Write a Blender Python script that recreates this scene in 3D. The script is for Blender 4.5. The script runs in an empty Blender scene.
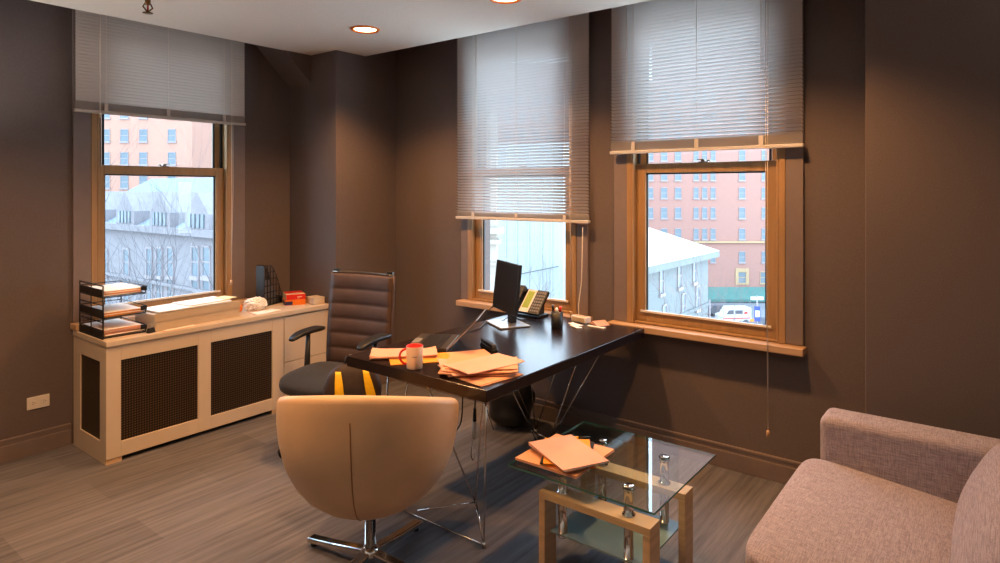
import bpy, bmesh, math, random
from mathutils import Vector, Matrix
random.seed(7)
PI = math.pi
R = math.radians
scene = bpy.context.scene
COL = scene.collection

# ------------------------------------------------------------------ camera, world, exposure
EYE = 1.6
FPX = 634.0
HOR = 190.0
YAW = R(37.87)
cam_data = bpy.data.cameras.new('camera')
cam_data.sensor_width = 36.0
cam_data.lens = 36.0 * FPX / 1000.0
cam_data.shift_y = (HOR - 281.5) / 1000.0
cam_data.clip_start = 0.05
cam_data.clip_end = 600
cam = bpy.data.objects.new('camera', cam_data)
cam.location = (0, 0, EYE)
cam.rotation_euler = (R(90), 0, YAW - R(90))
COL.objects.link(cam)
scene.camera = cam

world = bpy.data.worlds.new('overcast_sky')
scene.world = world
world.use_nodes = True
wn = world.node_tree
wn.nodes.clear()
w_out = wn.nodes.new('ShaderNodeOutputWorld')
w_bg = wn.nodes.new('ShaderNodeBackground')
w_tc = wn.nodes.new('ShaderNodeTexCoord')
w_sep = wn.nodes.new('ShaderNodeSeparateXYZ')
w_ramp = wn.nodes.new('ShaderNodeValToRGB')
w_ramp.color_ramp.elements[0].position = 0.0
w_ramp.color_ramp.elements[0].color = (0.70, 0.88, 1.0, 1)
w_ramp.color_ramp.elements[1].position = 0.7
w_ramp.color_ramp.elements[1].color = (0.55, 0.78, 1.0, 1)
wn.links.new(w_tc.outputs['Generated'], w_sep.inputs[0])
wn.links.new(w_sep.outputs['Z'], w_ramp.inputs['Fac'])
wn.links.new(w_ramp.outputs['Color'], w_bg.inputs['Color'])
w_bg.inputs['Strength'].default_value = 7.6
wn.links.new(w_bg.outputs[0], w_out.inputs['Surface'])

vs = scene.view_settings
scene.display_settings.display_device = 'sRGB'
vs.view_transform = 'Standard'
vs.look = 'None'
vs.gamma = 1.0
vs.use_curve_mapping = False
vs.exposure = 0.0
LAMP_POWER = 172.0
FILL_UPLIGHT_POWER = 46.0  # added fill uplighters, unseen, for a brighter ceiling
FILL_UPLIGHT_COLOR = (1.0, 0.92, 0.86)
LAMP_COLOR = (1.0, 0.49, 0.18)
cy = scene.cycles
cy.max_bounces = 10
cy.diffuse_bounces = 6
cy.glossy_bounces = 4
cy.transmission_bounces = 8
cy.transparent_max_bounces = 16
cy.caustics_reflective = False
cy.caustics_refractive = False
cy.sample_clamp_indirect = 4.0
cy.use_denoising = True

FWD = Vector((math.cos(YAW), math.sin(YAW), 0))
RGT = Vector((math.sin(YAW), -math.cos(YAW), 0))
def far(px, py, d):
    """world point of the city outside, d metres along the view axis"""
    p = d * (FWD + (px - 500) / FPX * RGT)
    return Vector((p.x, p.y, EYE - (py - HOR) / FPX * d))

# ------------------------------------------------------------------ room numbers
XW = 3.69          # window wall on the right of the picture
YW = 4.59          # window wall on the left of the picture
XC, YC = 3.36, 4.31  # edges of the dropped ceiling
ZC = 2.675
ZTOP = 2.95
COLX, COLY = 3.07, 3.983
PILX, PILY = 3.45, 0.481
XB, YB = -1.9, -2.2

# ------------------------------------------------------------------ materials
def srgb(r, g, b):
    def f(c):
        c /= 255.0
        return c / 12.92 if c <= 0.04045 else ((c + 0.055) / 1.055) ** 2.4
    return (f(r), f(g), f(b), 1)

MATS = {}
def mat(name, color, rough=0.6, metal=0.0, var=0.0, scale=(8, 8, 8), bump=0.0, bscale=None,
        detail=3, spec=0.5, coat=0.0, transl=0.0, sheen=0.0):
    """noise-varied surface"""
    m = bpy.data.materials.new(name)
    MATS[name] = m
    m.use_nodes = True
    nt = m.node_tree
    b = nt.nodes['Principled BSDF']
    b.inputs['Base Color'].default_value = color
    b.inputs['Roughness'].default_value = rough
    b.inputs['Metallic'].default_value = metal
    b.inputs['Specular IOR Level'].default_value = spec
    b.inputs['Coat Weight'].default_value = coat
    b.inputs['Sheen Weight'].default_value = sheen
    if var or bump:
        tc = nt.nodes.new('ShaderNodeTexCoord')
        mp = nt.nodes.new('ShaderNodeMapping')
        mp.inputs['Scale'].default_value = scale
        nz = nt.nodes.new('ShaderNodeTexNoise')
        nz.inputs['Scale'].default_value = 1.0
        nz.inputs['Detail'].default_value = detail
        nt.links.new(tc.outputs['Object'], mp.inputs[0])
        nt.links.new(mp.outputs[0], nz.inputs['Vector'])
        if var:
            rp = nt.nodes.new('ShaderNodeValToRGB')
            e = rp.color_ramp.elements
            e[0].position, e[1].position = 0.3, 0.7
            e[0].color = tuple(c * (1 - var) for c in color[:3]) + (1,)
            e[1].color = tuple(min(1, c * (1 + var)) for c in color[:3]) + (1,)
            nt.links.new(nz.outputs['Fac'], rp.inputs['Fac'])
            nt.links.new(rp.outputs['Color'], b.inputs['Base Color'])
        if bump:
            bp = nt.nodes.new('ShaderNodeBump')
            bp.inputs['Strength'].default_value = bump
            bp.inputs['Distance'].default_value = 0.004
            if bscale:
                mp2 = nt.nodes.new('ShaderNodeMapping')
                mp2.inputs['Scale'].default_value = bscale
                n2 = nt.nodes.new('ShaderNodeTexNoise')
                n2.inputs['Scale'].default_value = 1.0
                nt.links.new(tc.outputs['Object'], mp2.inputs[0])
                nt.links.new(mp2.outputs[0], n2.inputs['Vector'])
                nt.links.new(n2.outputs['Fac'], bp.inputs['Height'])
            else:
                nt.links.new(nz.outputs['Fac'], bp.inputs['Height'])
            nt.links.new(bp.outputs[0], b.inputs['Normal'])
    if transl:
        tr = nt.nodes.new('ShaderNodeBsdfTranslucent')
        tr.inputs['Color'].default_value = color
        mx = nt.nodes.new('ShaderNodeMixShader')
        mx.inputs['Fac'].default_value = transl
        nt.links.new(b.outputs[0], mx.inputs[1])
        nt.links.new(tr.outputs[0], mx.inputs[2])
        nt.links.new(mx.outputs[0], nt.nodes['Material Output'].inputs['Surface'])
    return m

def glass_mat(name, tint, rough=0.0, refl=1.0):
    m = bpy.data.materials.new(name)
    MATS[name] = m
    m.use_nodes = True
    nt = m.node_tree
    nt.nodes.clear()
    o = nt.nodes.new('ShaderNodeOutputMaterial')
    t = nt.nodes.new('ShaderNodeBsdfTransparent')
    t.inputs['Color'].default_value = tint
    g = nt.nodes.new('ShaderNodeBsdfGlossy')
    g.inputs['Roughness'].default_value = rough
    lw = nt.nodes.new('ShaderNodeLayerWeight')
    lw.inputs['Blend'].default_value = 0.5
    f = nt.nodes.new('ShaderNodeMath')
    f.operation = 'POWER'
    f.inputs[1].default_value = 4.0
    nt.links.new(lw.outputs['Facing'], f.inputs[0])
    mul = nt.nodes.new('ShaderNodeMath')
    mul.operation = 'MULTIPLY_ADD'
    mul.inputs[1].default_value = 0.8 * refl
    mul.inputs[2].default_value = 0.045 * refl
    mx = nt.nodes.new('ShaderNodeMixShader')
    nt.links.new(f.outputs[0], mul.inputs[0])
    nt.links.new(mul.outputs[0], mx.inputs['Fac'])
    nt.links.new(t.outputs[0], mx.inputs[1])
    nt.links.new(g.outputs[0], mx.inputs[2])
    nt.links.new(mx.outputs[0], o.inputs['Surface'])
    return m

def emit_mat(name, color, strength):
    m = bpy.data.materials.new(name)
    MATS[name] = m
    m.use_nodes = True
    b = m.node_tree.nodes['Principled BSDF']
    b.inputs['Base Color'].default_value = color
    b.inputs['Emission Color'].default_value = color
    b.inputs['Emission Strength'].default_value = strength
    return m

def floor_mat():
    m = bpy.data.materials.new('woven_plank_floor')
    MATS['floor'] = m
    m.use_nodes = True
    nt = m.node_tree
    b = nt.nodes['Principled BSDF']
    b.inputs['Roughness'].default_value = 0.62
    b.inputs['Specular IOR Level'].default_value = 0.35
    tc = nt.nodes.new('ShaderNodeTexCoord')
    br = nt.nodes.new('ShaderNodeTexBrick')
    br.offset = 0.5
    br.inputs['Color1'].default_value = (0, 0, 0, 1)
    br.inputs['Color2'].default_value = (1, 1, 1, 1)
    br.inputs['Mortar'].default_value = (0.5, 0.5, 0.5, 1)
    br.inputs['Scale'].default_value = 1.0
    br.inputs['Mortar Size'].default_value = 0.0
    br.inputs['Brick Width'].default_value = 0.9
    br.inputs['Row Height'].default_value = 0.3
    nt.links.new(tc.outputs['Object'], br.inputs['Vector'])
    def noise(sc, det):
        mp = nt.nodes.new('ShaderNodeMapping')
        mp.inputs['Scale'].default_value = sc
        nz = nt.nodes.new('ShaderNodeTexNoise')
        nz.inputs['Scale'].default_value = 1
        nz.inputs['Detail'].default_value = det
        nt.links.new(tc.outputs['Object'], mp.inputs[0])
        nt.links.new(mp.outputs[0], nz.inputs['Vector'])
        return nz
    n1 = noise((1.5, 34, 1), 5)
    n2 = noise((9, 120, 1), 3)
    n3 = noise((260, 260, 1), 2)
    def mix(a, bb, f):
        x = nt.nodes.new('ShaderNodeMath')
        x.operation = 'MULTIPLY_ADD'
        nt.links.new(a, x.inputs[0])
        x.inputs[1].default_value = f
        if bb is None:
            x.inputs[2].default_value = 0
        else:
            nt.links.new(bb, x.inputs[2])
        return x.outputs[0]
    v = mix(br.outputs['Color'], None, 0.13)
    v = mix(n1.outputs['Fac'], v, 0.62)
    v = mix(n2.outputs['Fac'], v, 0.22)
    v = mix(n3.outputs['Fac'], v, 0.12)
    rp = nt.nodes.new('ShaderNodeValToRGB')
    e = rp.color_ramp.elements
    e[0].position, e[1].position = 0.36, 0.72
    e[0].color = srgb(78, 76, 79)
    e[1].color = srgb(124, 122, 127)
    nt.links.new(v, rp.inputs['Fac'])
    nt.links.new(rp.outputs['Color'], b.inputs['Base Color'])
    bp = nt.nodes.new('ShaderNodeBump')
    bp.inputs['Strength'].default_value = 0.25
    bp.inputs['Distance'].default_value = 0.002
    nt.links.new(v, bp.inputs['Height'])
    nt.links.new(bp.outputs[0], b.inputs['Normal'])
    return m

def weave_mat(name, c1, c2, freq, bump=0.4, rough=0.85, cross=0.5):
    """two crossed thread noises"""
    m = bpy.data.materials.new(name)
    MATS[name] = m
    m.use_nodes = True
    nt = m.node_tree
    b = nt.nodes['Principled BSDF']
    b.inputs['Roughness'].default_value = rough
    b.inputs['Specular IOR Level'].default_value = 0.25
    b.inputs['Sheen Weight'].default_value = 0.15
    tc = nt.nodes.new('ShaderNodeTexCoord')
    outs = []
    for sc in ((freq, freq * .06, freq), (freq * .06, freq, freq * .06)):
        mp = nt.nodes.new('ShaderNodeMapping')
        mp.inputs['Scale'].default_value = sc
        nz = nt.nodes.new('ShaderNodeTexNoise')
        nz.inputs['Scale'].default_value = 1
        nz.inputs['Detail'].default_value = 4
        nt.links.new(tc.outputs['Object'], mp.inputs[0])
        nt.links.new(mp.outputs[0], nz.inputs['Vector'])
        outs.append(nz.outputs['Fac'])
    mx = nt.nodes.new('ShaderNodeMath')
    mx.operation = 'ADD'
    nt.links.new(outs[0], mx.inputs[0])
    nt.links.new(outs[1], mx.inputs[1])
    hf = nt.nodes.new('ShaderNodeMath')
    hf.operation = 'MULTIPLY'
    hf.inputs[1].default_value = 0.5
    nt.links.new(mx.outputs[0], hf.inputs[0])
    rp = nt.nodes.new('ShaderNodeValToRGB')
    e = rp.color_ramp.elements
    e[0].position, e[1].position = 0.40, 0.60
    e[0].color, e[1].color = c1, c2
    nt.links.new(hf.outputs[0], rp.inputs['Fac'])
    nt.links.new(rp.outputs['Color'], b.inputs['Base Color'])
    bp = nt.nodes.new('ShaderNodeBump')
    bp.inputs['Strength'].default_value = bump
    bp.inputs['Distance'].default_value = 0.002
    nt.links.new(hf.outputs[0], bp.inputs['Height'])
    nt.links.new(bp.outputs[0], b.inputs['Normal'])
    return m

def lattice_mat(name, c1, c2, freq):
    """perforated sheet: rows of round holes on a diagonal grid"""
    m = bpy.data.materials.new(name)
    MATS[name] = m
    m.use_nodes = True
    nt = m.node_tree
    b = nt.nodes['Principled BSDF']
    b.inputs['Roughness'].default_value = 0.45
    b.inputs['Metallic'].default_value = 0.3
    tc = nt.nodes.new('ShaderNodeTexCoord')
    sp = nt.nodes.new('ShaderNodeSeparateXYZ')
    nt.links.new(tc.outputs['Object'], sp.inputs[0])
    def M(op, a, bb=None):
        x = nt.nodes.new('ShaderNodeMath')
        x.operation = op
        for i, v in enumerate((a, bb)):
            if v is None:
                continue
            if isinstance(v, (int, float)):
                x.inputs[i].default_value = v
            else:
                nt.links.new(v, x.inputs[i])
        return x.outputs[0]
    h = M('ADD', sp.outputs['X'], sp.outputs['Y'])
    s1 = M('SINE', M('MULTIPLY', M('ADD', h, sp.outputs['Z']), freq))
    s2 = M('SINE', M('MULTIPLY', M('SUBTRACT', h, sp.outputs['Z']), freq))
    v = M('MULTIPLY', s1, s2)
    rp = nt.nodes.new('ShaderNodeValToRGB')
    e = rp.color_ramp.elements
    e[0].position, e[1].position = 0.25, 0.6
    e[0].color, e[1].color = c1, c2
    nt.links.new(v, rp.inputs['Fac'])
    nt.links.new(rp.outputs['Color'], b.inputs['Base Color'])
    return m

floor_mat()
mat('wall', srgb(104, 93, 91), 0.85, var=0.07, scale=(140, 140, 140), bump=0.25, spec=0.2)
mat('ceiling', srgb(226, 222, 214), 0.9, var=0.02, scale=(60, 60, 60), bump=0.3, spec=0.1)
mat('backwall', srgb(180, 165, 150), 0.9, var=0.03, scale=(90, 90, 90))
mat('trim_paint', srgb(120, 106, 102), 0.6, var=0.04, scale=(20, 20, 20))
mat('wood', srgb(160, 126, 86), 0.42, var=0.14, scale=(30, 30, 3), bump=0.05)
mat('wood_sill', srgb(190, 156, 124), 0.45, var=0.10, scale=(4, 4, 60))
mat('liner', srgb(22, 20, 20), 0.5, var=0.1)
mat('aluminium', srgb(205, 205, 205), 0.35, 0.6, var=0.05)
glass_mat('pane', (0.97, 0.98, 1.0, 1), 0.0, 0.8)
mat('blind', srgb(214, 210, 208), 0.5, var=0.03, scale=(5, 5, 200), transl=0.13)
mat('blind_dimmed', srgb(196, 184, 174), 0.5, var=0.03, scale=(5, 5, 200), transl=0.10)  # same blinds as above, weaker window glow put into this copy's colour
mat('cord', srgb(225, 210, 195), 0.6, var=0.05)
mat('cabinet', srgb(202, 186, 166), 0.5, var=0.03, scale=(6, 6, 6))
mat('cabinet_dark', srgb(28, 22, 18), 0.8, var=0.1)
lattice_mat('mesh_panel', srgb(26, 20, 15), srgb(104, 80, 52), 210)
mat('desk', srgb(27, 19, 20), 0.26, var=0.18, scale=(3, 60, 40), spec=0.5)
mat('chrome', srgb(215, 212, 208), 0.12, 1.0, var=0.02)
mat('dull_chrome', srgb(150, 140, 130), 0.3, 1.0, var=0.05)
mat('plastic_black', srgb(22, 22, 24), 0.45, var=0.1, scale=(60, 60, 60))
mat('plastic_grey', srgb(120, 120, 122), 0.5, var=0.05)
mat('plastic_white', srgb(228, 222, 214), 0.5, var=0.03)
mat('laptop_deck', srgb(66, 62, 62), 0.4, 0.3, var=0.05)
mat('screen_black', srgb(14, 14, 17), 0.3, var=0.05)
weave_mat('chair_mesh', srgb(20, 20, 22), srgb(40, 40, 44), 400, 0.3)
mat('brown_leather', srgb(78, 59, 52), 0.68, var=0.12, scale=(14, 14, 14), bump=0.12, bscale=(160, 160, 160))
mat('cream_leather', srgb(208, 174, 138), 0.5, var=0.05, scale=(7, 7, 7), bump=0.12, bscale=(220, 220, 220), sheen=0.1)
weave_mat('sofa', srgb(130, 120, 129), srgb(176, 166, 176), 420, 0.4)
mat('oak', srgb(206, 174, 138), 0.5, var=0.12, scale=(6, 6, 50), bump=0.04)
mat('oak_side', srgb(186, 146, 118), 0.5, var=0.12, scale=(6, 6, 50), bump=0.04)
glass_mat('table_glass', (0.86, 0.93, 0.91, 1), 0.0, 1.0)
mat('glass_edge', srgb(60, 110, 100), 0.15, var=0.05, spec=0.8)
mat('frosted_glass', srgb(118, 142, 152), 0.25, var=0.05)
mat('manila', srgb(212, 154, 116), 0.7, var=0.04, scale=(10, 10, 10))
mat('manila_pink', srgb(214, 162, 142), 0.7, var=0.04, scale=(10, 10, 10))
mat('manila_yellow', srgb(226, 146, 30), 0.65, var=0.05, scale=(10, 10, 10))
mat('paper', srgb(240, 236, 228), 0.75, var=0.02, scale=(10, 10, 10))
mat('carton', srgb(184, 166, 142), 0.75, var=0.05, scale=(8, 8, 40))
mat('carton_grey', srgb(196, 194, 188), 0.7, var=0.04)
mat('red', srgb(205, 34, 22), 0.4, var=0.04)
mat('orange', srgb(226, 118, 22), 0.5, var=0.06)
mat('navy', srgb(38, 40, 88), 0.5, var=0.06)
mat('yellow', srgb(238, 190, 18), 0.5, var=0.06, scale=(60, 60, 60))
mat('mug_white', srgb(238, 220, 200), 0.25, var=0.02)
mat('backpack', srgb(44, 30, 26), 0.7, var=0.25, scale=(30, 30, 30), bump=0.3)
mat('black_bag', srgb(34, 33, 36), 0.35, var=0.25, scale=(12, 12, 12), bump=0.6, bscale=(22, 22, 22))
mat('phone_screen', srgb(138, 162, 58), 0.3, var=0.15, scale=(120, 120, 120))
mat('silver', srgb(190, 188, 188), 0.28, 0.7, var=0.04)
mat('brass', srgb(110, 80, 50), 0.35, 0.9, var=0.2)
mat('caulk', srgb(70, 66, 64), 0.8, var=0.1)
emit_mat('lamp_glow', (1.0, 0.80, 0.52, 1), 12.0)
mat('glow_tinted_trim', srgb(236, 122, 34), 0.4, var=0.03)  # orange glow of the lamp put into the ring's colour
# city, with distance haze mixed into the colours
mat('brick_far', srgb(146, 107, 97), 0.9, var=0.05, scale=(1.5, 1.5, 8))
mat('brick_orange', srgb(162, 122, 106), 0.9, var=0.04, scale=(1.5, 1.5, 8))
mat('stone_lilac', srgb(119, 114, 117), 0.9, var=0.07, scale=(0.8, 0.8, 2))
mat('slate', srgb(108, 118, 134), 0.9, var=0.05, scale=(1, 1, 6))
mat('stone_white', srgb(101, 105, 106), 0.9, var=0.04, scale=(0.5, 0.5, 3))
mat('snow', srgb(215, 217, 219), 0.9, var=0.01)
mat('stone_tan', srgb(141, 132, 122), 0.9, var=0.06, scale=(1, 1, 5))
mat('panel_white', srgb(148, 155, 154), 0.8, var=0.02, scale=(0.6, 0.6, 0.6))
mat('city_glass', srgb(89, 101, 110), 0.4, var=0.12, scale=(1, 1, 1))
mat('city_frame', srgb(137, 127, 129), 0.7, var=0.05)
mat('city_yellow', srgb(160, 134, 101), 0.8, var=0.04)
mat('bark', srgb(84, 80, 84), 0.9, var=0.12, scale=(6, 6, 6))
mat('bark_brown', srgb(104, 90, 90), 0.9, var=0.12, scale=(6, 6, 6))
mat('street', srgb(106, 108, 113), 0.9, var=0.15, scale=(0.3, 0.3, 0.3))
mat('awning_green', srgb(63, 101, 95), 0.8, var=0.08, scale=(1, 1, 1))
mat('banner_blue', srgb(50, 64, 140), 0.7, var=0.05)
mat('van_white', srgb(196, 198, 202), 0.3, var=0.02)
mat('city_dark', srgb(84, 84, 90), 0.8, var=0.2, scale=(0.7, 0.7, 0.7))

# ------------------------------------------------------------------ mesh builder
class MB:
    def __init__(self):
        self.bm = bmesh.new()
        self.mats = []
        self.cur = 0
    def m(self, name):
        if name not in self.mats:
            self.mats.append(name)
        self.cur = self.mats.index(name)
        return self
    def _f(self, faces, smooth=False):
        for f in faces:
            f.material_index = self.cur
            f.smooth = smooth
    def poly(self, vs, smooth=False):
        f = self.bm.faces.new([self.bm.verts.new(v) for v in vs])
        self._f([f], smooth)
    def box(self, x0, x1, y0, y1, z0, z1, M=None):
        v = [Vector((x, y, z)) for x in (x0, x1) for y in (y0, y1) for z in (z0, z1)]
        if M is not None:
            v = [M @ p for p in v]
        v = [self.bm.verts.new(p) for p in v]
        for q in ((0, 1, 3, 2), (4, 6, 7, 5), (0, 4, 5, 1), (2, 3, 7, 6), (0, 2, 6, 4), (1, 5, 7, 3)):
            self._f([self.bm.faces.new([v[i] for i in q])])
        return self
    def cbox(self, c, s, M=None):
        return self.box(c[0] - s[0] / 2, c[0] + s[0] / 2, c[1] - s[1] / 2, c[1] + s[1] / 2,
                        c[2] - s[2] / 2, c[2] + s[2] / 2, M)
    def prism(self, poly, a, b, axis=2, M=None):
        """polygon extruded along an axis; poly gives the other two coordinates in order"""
        def P(p, t):
            l = [p[0], p[1]]
            l.insert(axis, t)
            v = Vector(l)
            return M @ v if M is not None else v
        lo = [self.bm.verts.new(P(p, a)) for p in poly]
        hi = [self.bm.verts.new(P(p, b)) for p in poly]
        n = len(poly)
        self._f([self.bm.faces.new(lo[::-1]), self.bm.faces.new(hi)])
        for i in range(n):
            self._f([self.bm.faces.new([lo[i], lo[(i + 1) % n], hi[(i + 1) % n], hi[i]])])
        return self
    def tube(self, pts, r, n=8, caps=True, smooth=True):
        pts = [Vector(p) for p in pts]
        rs = r if isinstance(r, (list, tuple)) else [r] * len(pts)
        rings = []
        up = Vector((0, 0, 1))
        prev = None
        for i, p in enumerate(pts):
            if i == 0:
                t = pts[1] - p
            elif i == len(pts) - 1:
                t = p - pts[-2]
            else:
                t = (pts[i + 1] - p).normalized() + (p - pts[i - 1]).normalized()
            if t.length < 1e-9:
                t = Vector((0, 0, 1))
            t.normalize()
            if prev is None:
                a = up if abs(t.dot(up)) < 0.95 else Vector((1, 0, 0))
                u = t.cross(a).normalized()
            else:
                u = prev - t * prev.dot(t)
                u = u.normalized() if u.length > 1e-6 else t.cross(up).normalized()
            prev = u
            w = t.cross(u)
            rings.append([self.bm.verts.new(p + rs[i] * (math.cos(2 * PI * k / n) * u + math.sin(2 * PI * k / n) * w)) for k in range(n)])
        for a, b in zip(rings, rings[1:]):
            for k in range(n):
                self._f([self.bm.faces.new([a[k], a[(k + 1) % n], b[(k + 1) % n], b[k]])], smooth)
        if caps:
            self._f([self.bm.faces.new(rings[0][::-1]), self.bm.faces.new(rings[-1])])
        return self
    def lathe(self, prof, c=(0, 0, 0), n=24, M=None, smooth=True):
        rings = []
        for r, z in prof:
            if r < 1e-6:
                p = Vector((c[0], c[1], c[2] + z))
                rings.append([self.bm.verts.new(M @ p if M else p)])
            else:
                ring = []
                for k in range(n):
                    p = Vector((c[0] + r * math.cos(2 * PI * k / n), c[1] + r * math.sin(2 * PI * k / n), c[2] + z))
                    ring.append(self.bm.verts.new(M @ p if M else p))
                rings.append(ring)
        for a, b in zip(rings, rings[1:]):
            if len(a) == 1 and len(b) == 1:
                continue
            for k in range(n):
                k2 = (k + 1) % n
                if len(a) == 1:
                    q = [a[0], b[k2], b[k]]
                elif len(b) == 1:
                    q = [a[k], a[k2], b[0]]
                else:
                    q = [a[k], a[k2], b[k2], b[k]]
                self._f([self.bm.faces.new(q)], smooth)
        return self
    def cyl(self, p0, p1, r, n=16):
        return self.tube([p0, p1], r, n)
    def grid(self, fn, nu, nv, smooth=True, wrap=False):
        g = [[self.bm.verts.new(fn(i / nu, j / nv)) for j in range(nv + 1)] for i in range(nu if wrap else nu + 1)]
        for i in range(nu):
            i2 = (i + 1) % len(g)
            for j in range(nv):
                self._f([self.bm.faces.new([g[i][j], g[i2][j], g[i2][j + 1], g[i][j + 1]])], smooth)
        return g
    def superell(self, c, s, e=0.35, nu=32, nv=16, M=None, disp=None):
        """rounded cushion: superellipsoid with half sizes s"""
        def sg(v, p):
            return math.copysign(abs(v) ** p, v)
        rings = []
        for j in range(nv + 1):
            t = -PI / 2 + PI * j / nv
            ring = []
            for i in range(nu):
                a = 2 * PI * i / nu
                p = Vector((s[0] * sg(math.cos(t), e) * sg(math.cos(a), e),
                            s[1] * sg(math.cos(t), e) * sg(math.sin(a), e),
                            s[2] * sg(math.sin(t), e)))
                if disp:
                    p = disp(p)
                p = Vector(c) + p
                if M is not None:
                    p = M @ p
                if j in (0, nv):
                    ring = [self.bm.verts.new(p)]
                    break
                ring.append(self.bm.verts.new(p))
            rings.append(ring)
        for a, b in zip(rings, rings[1:]):
            for k in range(nu):
                k2 = (k + 1) % nu
                if len(a) == 1:
                    q = [a[0], b[k2], b[k]]
                elif len(b) == 1:
                    q = [a[k], a[k2], b[0]]
                else:
                    q = [a[k], a[k2], b[k2], b[k]]
                self._f([self.bm.faces.new(q)], True)
        return self
    def mesh(self, name, merge=False):
        if merge:
            bmesh.ops.remove_doubles(self.bm, verts=self.bm.verts, dist=1e-5)
        bmesh.ops.recalc_face_normals(self.bm, faces=self.bm.faces)
        me = bpy.data.meshes.new(name)
        self.bm.to_mesh(me)
        self.bm.free()
        for n in self.mats:
            me.materials.append(MATS[n])
        return me

def obj(name, mb, parent=None, bevel=0, seg=2, merge=False, solid=0, sub=0, label=None, shift=None):
    if shift is not None:
        bmesh.ops.translate(mb.bm, verts=mb.bm.verts, vec=-Vector(shift))
    o = bpy.data.objects.new(name, mb.mesh(name, merge))
    COL.objects.link(o)
    if parent is not None:
        o.parent = parent
    if solid:
        md = o.modifiers.new('solid', 'SOLIDIFY')
        md.thickness = solid
        md.offset = 0
    if bevel:
        md = o.modifiers.new('bevel', 'BEVEL')
        md.width = bevel
        md.segments = seg
        md.limit_method = 'ANGLE'
        md.angle_limit = R(35)
    if sub:
        md = o.modifiers.new('sub', 'SUBSURF')
        md.levels = md.render_levels = sub
    if label:
        o['label'] = label
    return o

def thing(name, label, cat, loc=(0, 0, 0), rz=0.0, group=None):
    o = bpy.data.objects.new(name, None)
    COL.objects.link(o)
    o.location = loc
    o.rotation_euler = (0, 0, rz)
    o.empty_display_size = 0.05
    return tag(o, label, cat, group)

def tag(o, label, cat, group=None):
    o['label'] = label
    o['category'] = cat
    if group:
        o['group'] = group
    return o

def struct(o):
    o['kind'] = 'structure'
    return o

def place(o, loc, rz=0.0):
    o.location = loc
    o.rotation_euler = (0, 0, rz)
    return o

def copy_tree(o, parent=None):
    c = o.copy()
    COL.objects.link(c)
    if parent is not None:
        c.parent = parent
    for ch in list(o.children):
        copy_tree(ch, c)
    return c

# ------------------------------------------------------------------ room shell
fl = MB().m('floor').box(XB, XW + .25, YB, YW + .25, -0.1, 0)
struct(obj('floor', fl))
c = MB().m('ceiling')
c.box(XB, XC, YB, YC, ZC, ZC + 0.05)
struct(obj('ceiling', c))
c = MB().m('wall').box(XB, XW + .25, YB, YW + .25, ZTOP, ZTOP + .1)
struct(obj('ceiling_recess', c))

W1 = dict(u0=2.204, u1=3.163)
W2 = dict(u0=0.890, u1=1.833)
WL = dict(u0=1.601, u1=2.556)
ZS, ZH = 0.765, 2.72      # opening
def wall_with_holes(name, axis, base, thick, u_lo, u_hi, holes, zt):
    b = MB().m('wall')
    def bx(ua, ub, z0, z1):
        if axis == 0:
            b.box(base, base + thick, ua, ub, z0, z1)
        else:
            b.box(ua, ub, base, base + thick, z0, z1)
    edges = [u_lo]
    for h in sorted(holes):
        edges += [h[0], h[1]]
    edges.append(u_hi)
    for i in range(0, len(edges), 2):
        bx(edges[i], edges[i + 1], 0, zt)
    for h in holes:
        bx(h[0], h[1], 0, ZS - .005)
        bx(h[0], h[1], ZH, zt)
    return struct(obj(name, b, merge=False))
wall_with_holes('wall_right', 0, XW, .25, YB, YW + .25, [(W1['u0'], W1['u1']), (W2['u0'], W2['u1'])], ZTOP)
wall_with_holes('wall_left', 1, YW, .25, XB, XW, [(WL['u0'], WL['u1'])], ZTOP)
struct(obj('wall_back', MB().m('backwall').box(XB - .1, XB, YB, YW + .25, 0, ZTOP)))
struct(obj('wall_front', MB().m('backwall').box(XB, XW + .25, YB - .1, YB, 0, ZTOP)))
struct(obj('wall_corner', MB().m('wall').box(COLX, XW, COLY, YW, 0, ZTOP), bevel=0.006))
struct(obj('wall_pilaster', MB().m('wall').box(PILX, XW, YB, PILY, 0, ZTOP), bevel=0.006))
hb = MB().m('wall').prism([(COLX, 2.445), (COLX, ZTOP), (2.545, ZTOP)], YC - .012, YW, axis=1)
struct(obj('trim_1', hb))

def baseboard(name, runs):
    b = MB().m('trim_paint')
    for (x0, x1, y0, y1, nx, ny) in runs:
        # main board and a thinner moulded cap
        b.box(x0, x1, y0, y1, 0, 0.098)
        b.box(x0 + (0.006 if nx < 0 else 0), x1, y0 + (0.006 if ny < 0 else 0), y1, 0.098, 0.118)
        b.box(x0 + (0.002 if nx < 0 else 0), x1, y0 + (0.002 if ny < 0 else 0), y1, 0.118, 0.135)
    return struct(obj(name, b, bevel=0.003))
baseboard('baseboard_left', [(XB, 1.492, YW - .02, YW, 0, -1)])
baseboard('baseboard_right', [(XW - .02, XW, PILY, COLY, -1, 0)])
baseboard('baseboard_corner', [(COLX + .03, XW - .02, COLY - .02, COLY, 0, -1)])

# ------------------------------------------------------------------ windows
def Rmap(u, w, z):
    return Vector((XW + w, u, z))
def Lmap(u, w, z):
    return Vector((u, YW + w, z))
def wbox(b, F, u0, u1, w0, w1, z0, z1):
    v = [F(u, w, z) for u in (u0, u1) for w in (w0, w1) for z in (z0, z1)]
    v = [b.bm.verts.new(p) for p in v]
    for q in ((0, 1, 3, 2), (4, 6, 7, 5), (0, 4, 5, 1), (2, 3, 7, 6), (0, 2, 6, 4), (1, 5, 7, 3)):
        b._f([b.bm.faces.new([v[i] for i in q])])

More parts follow.
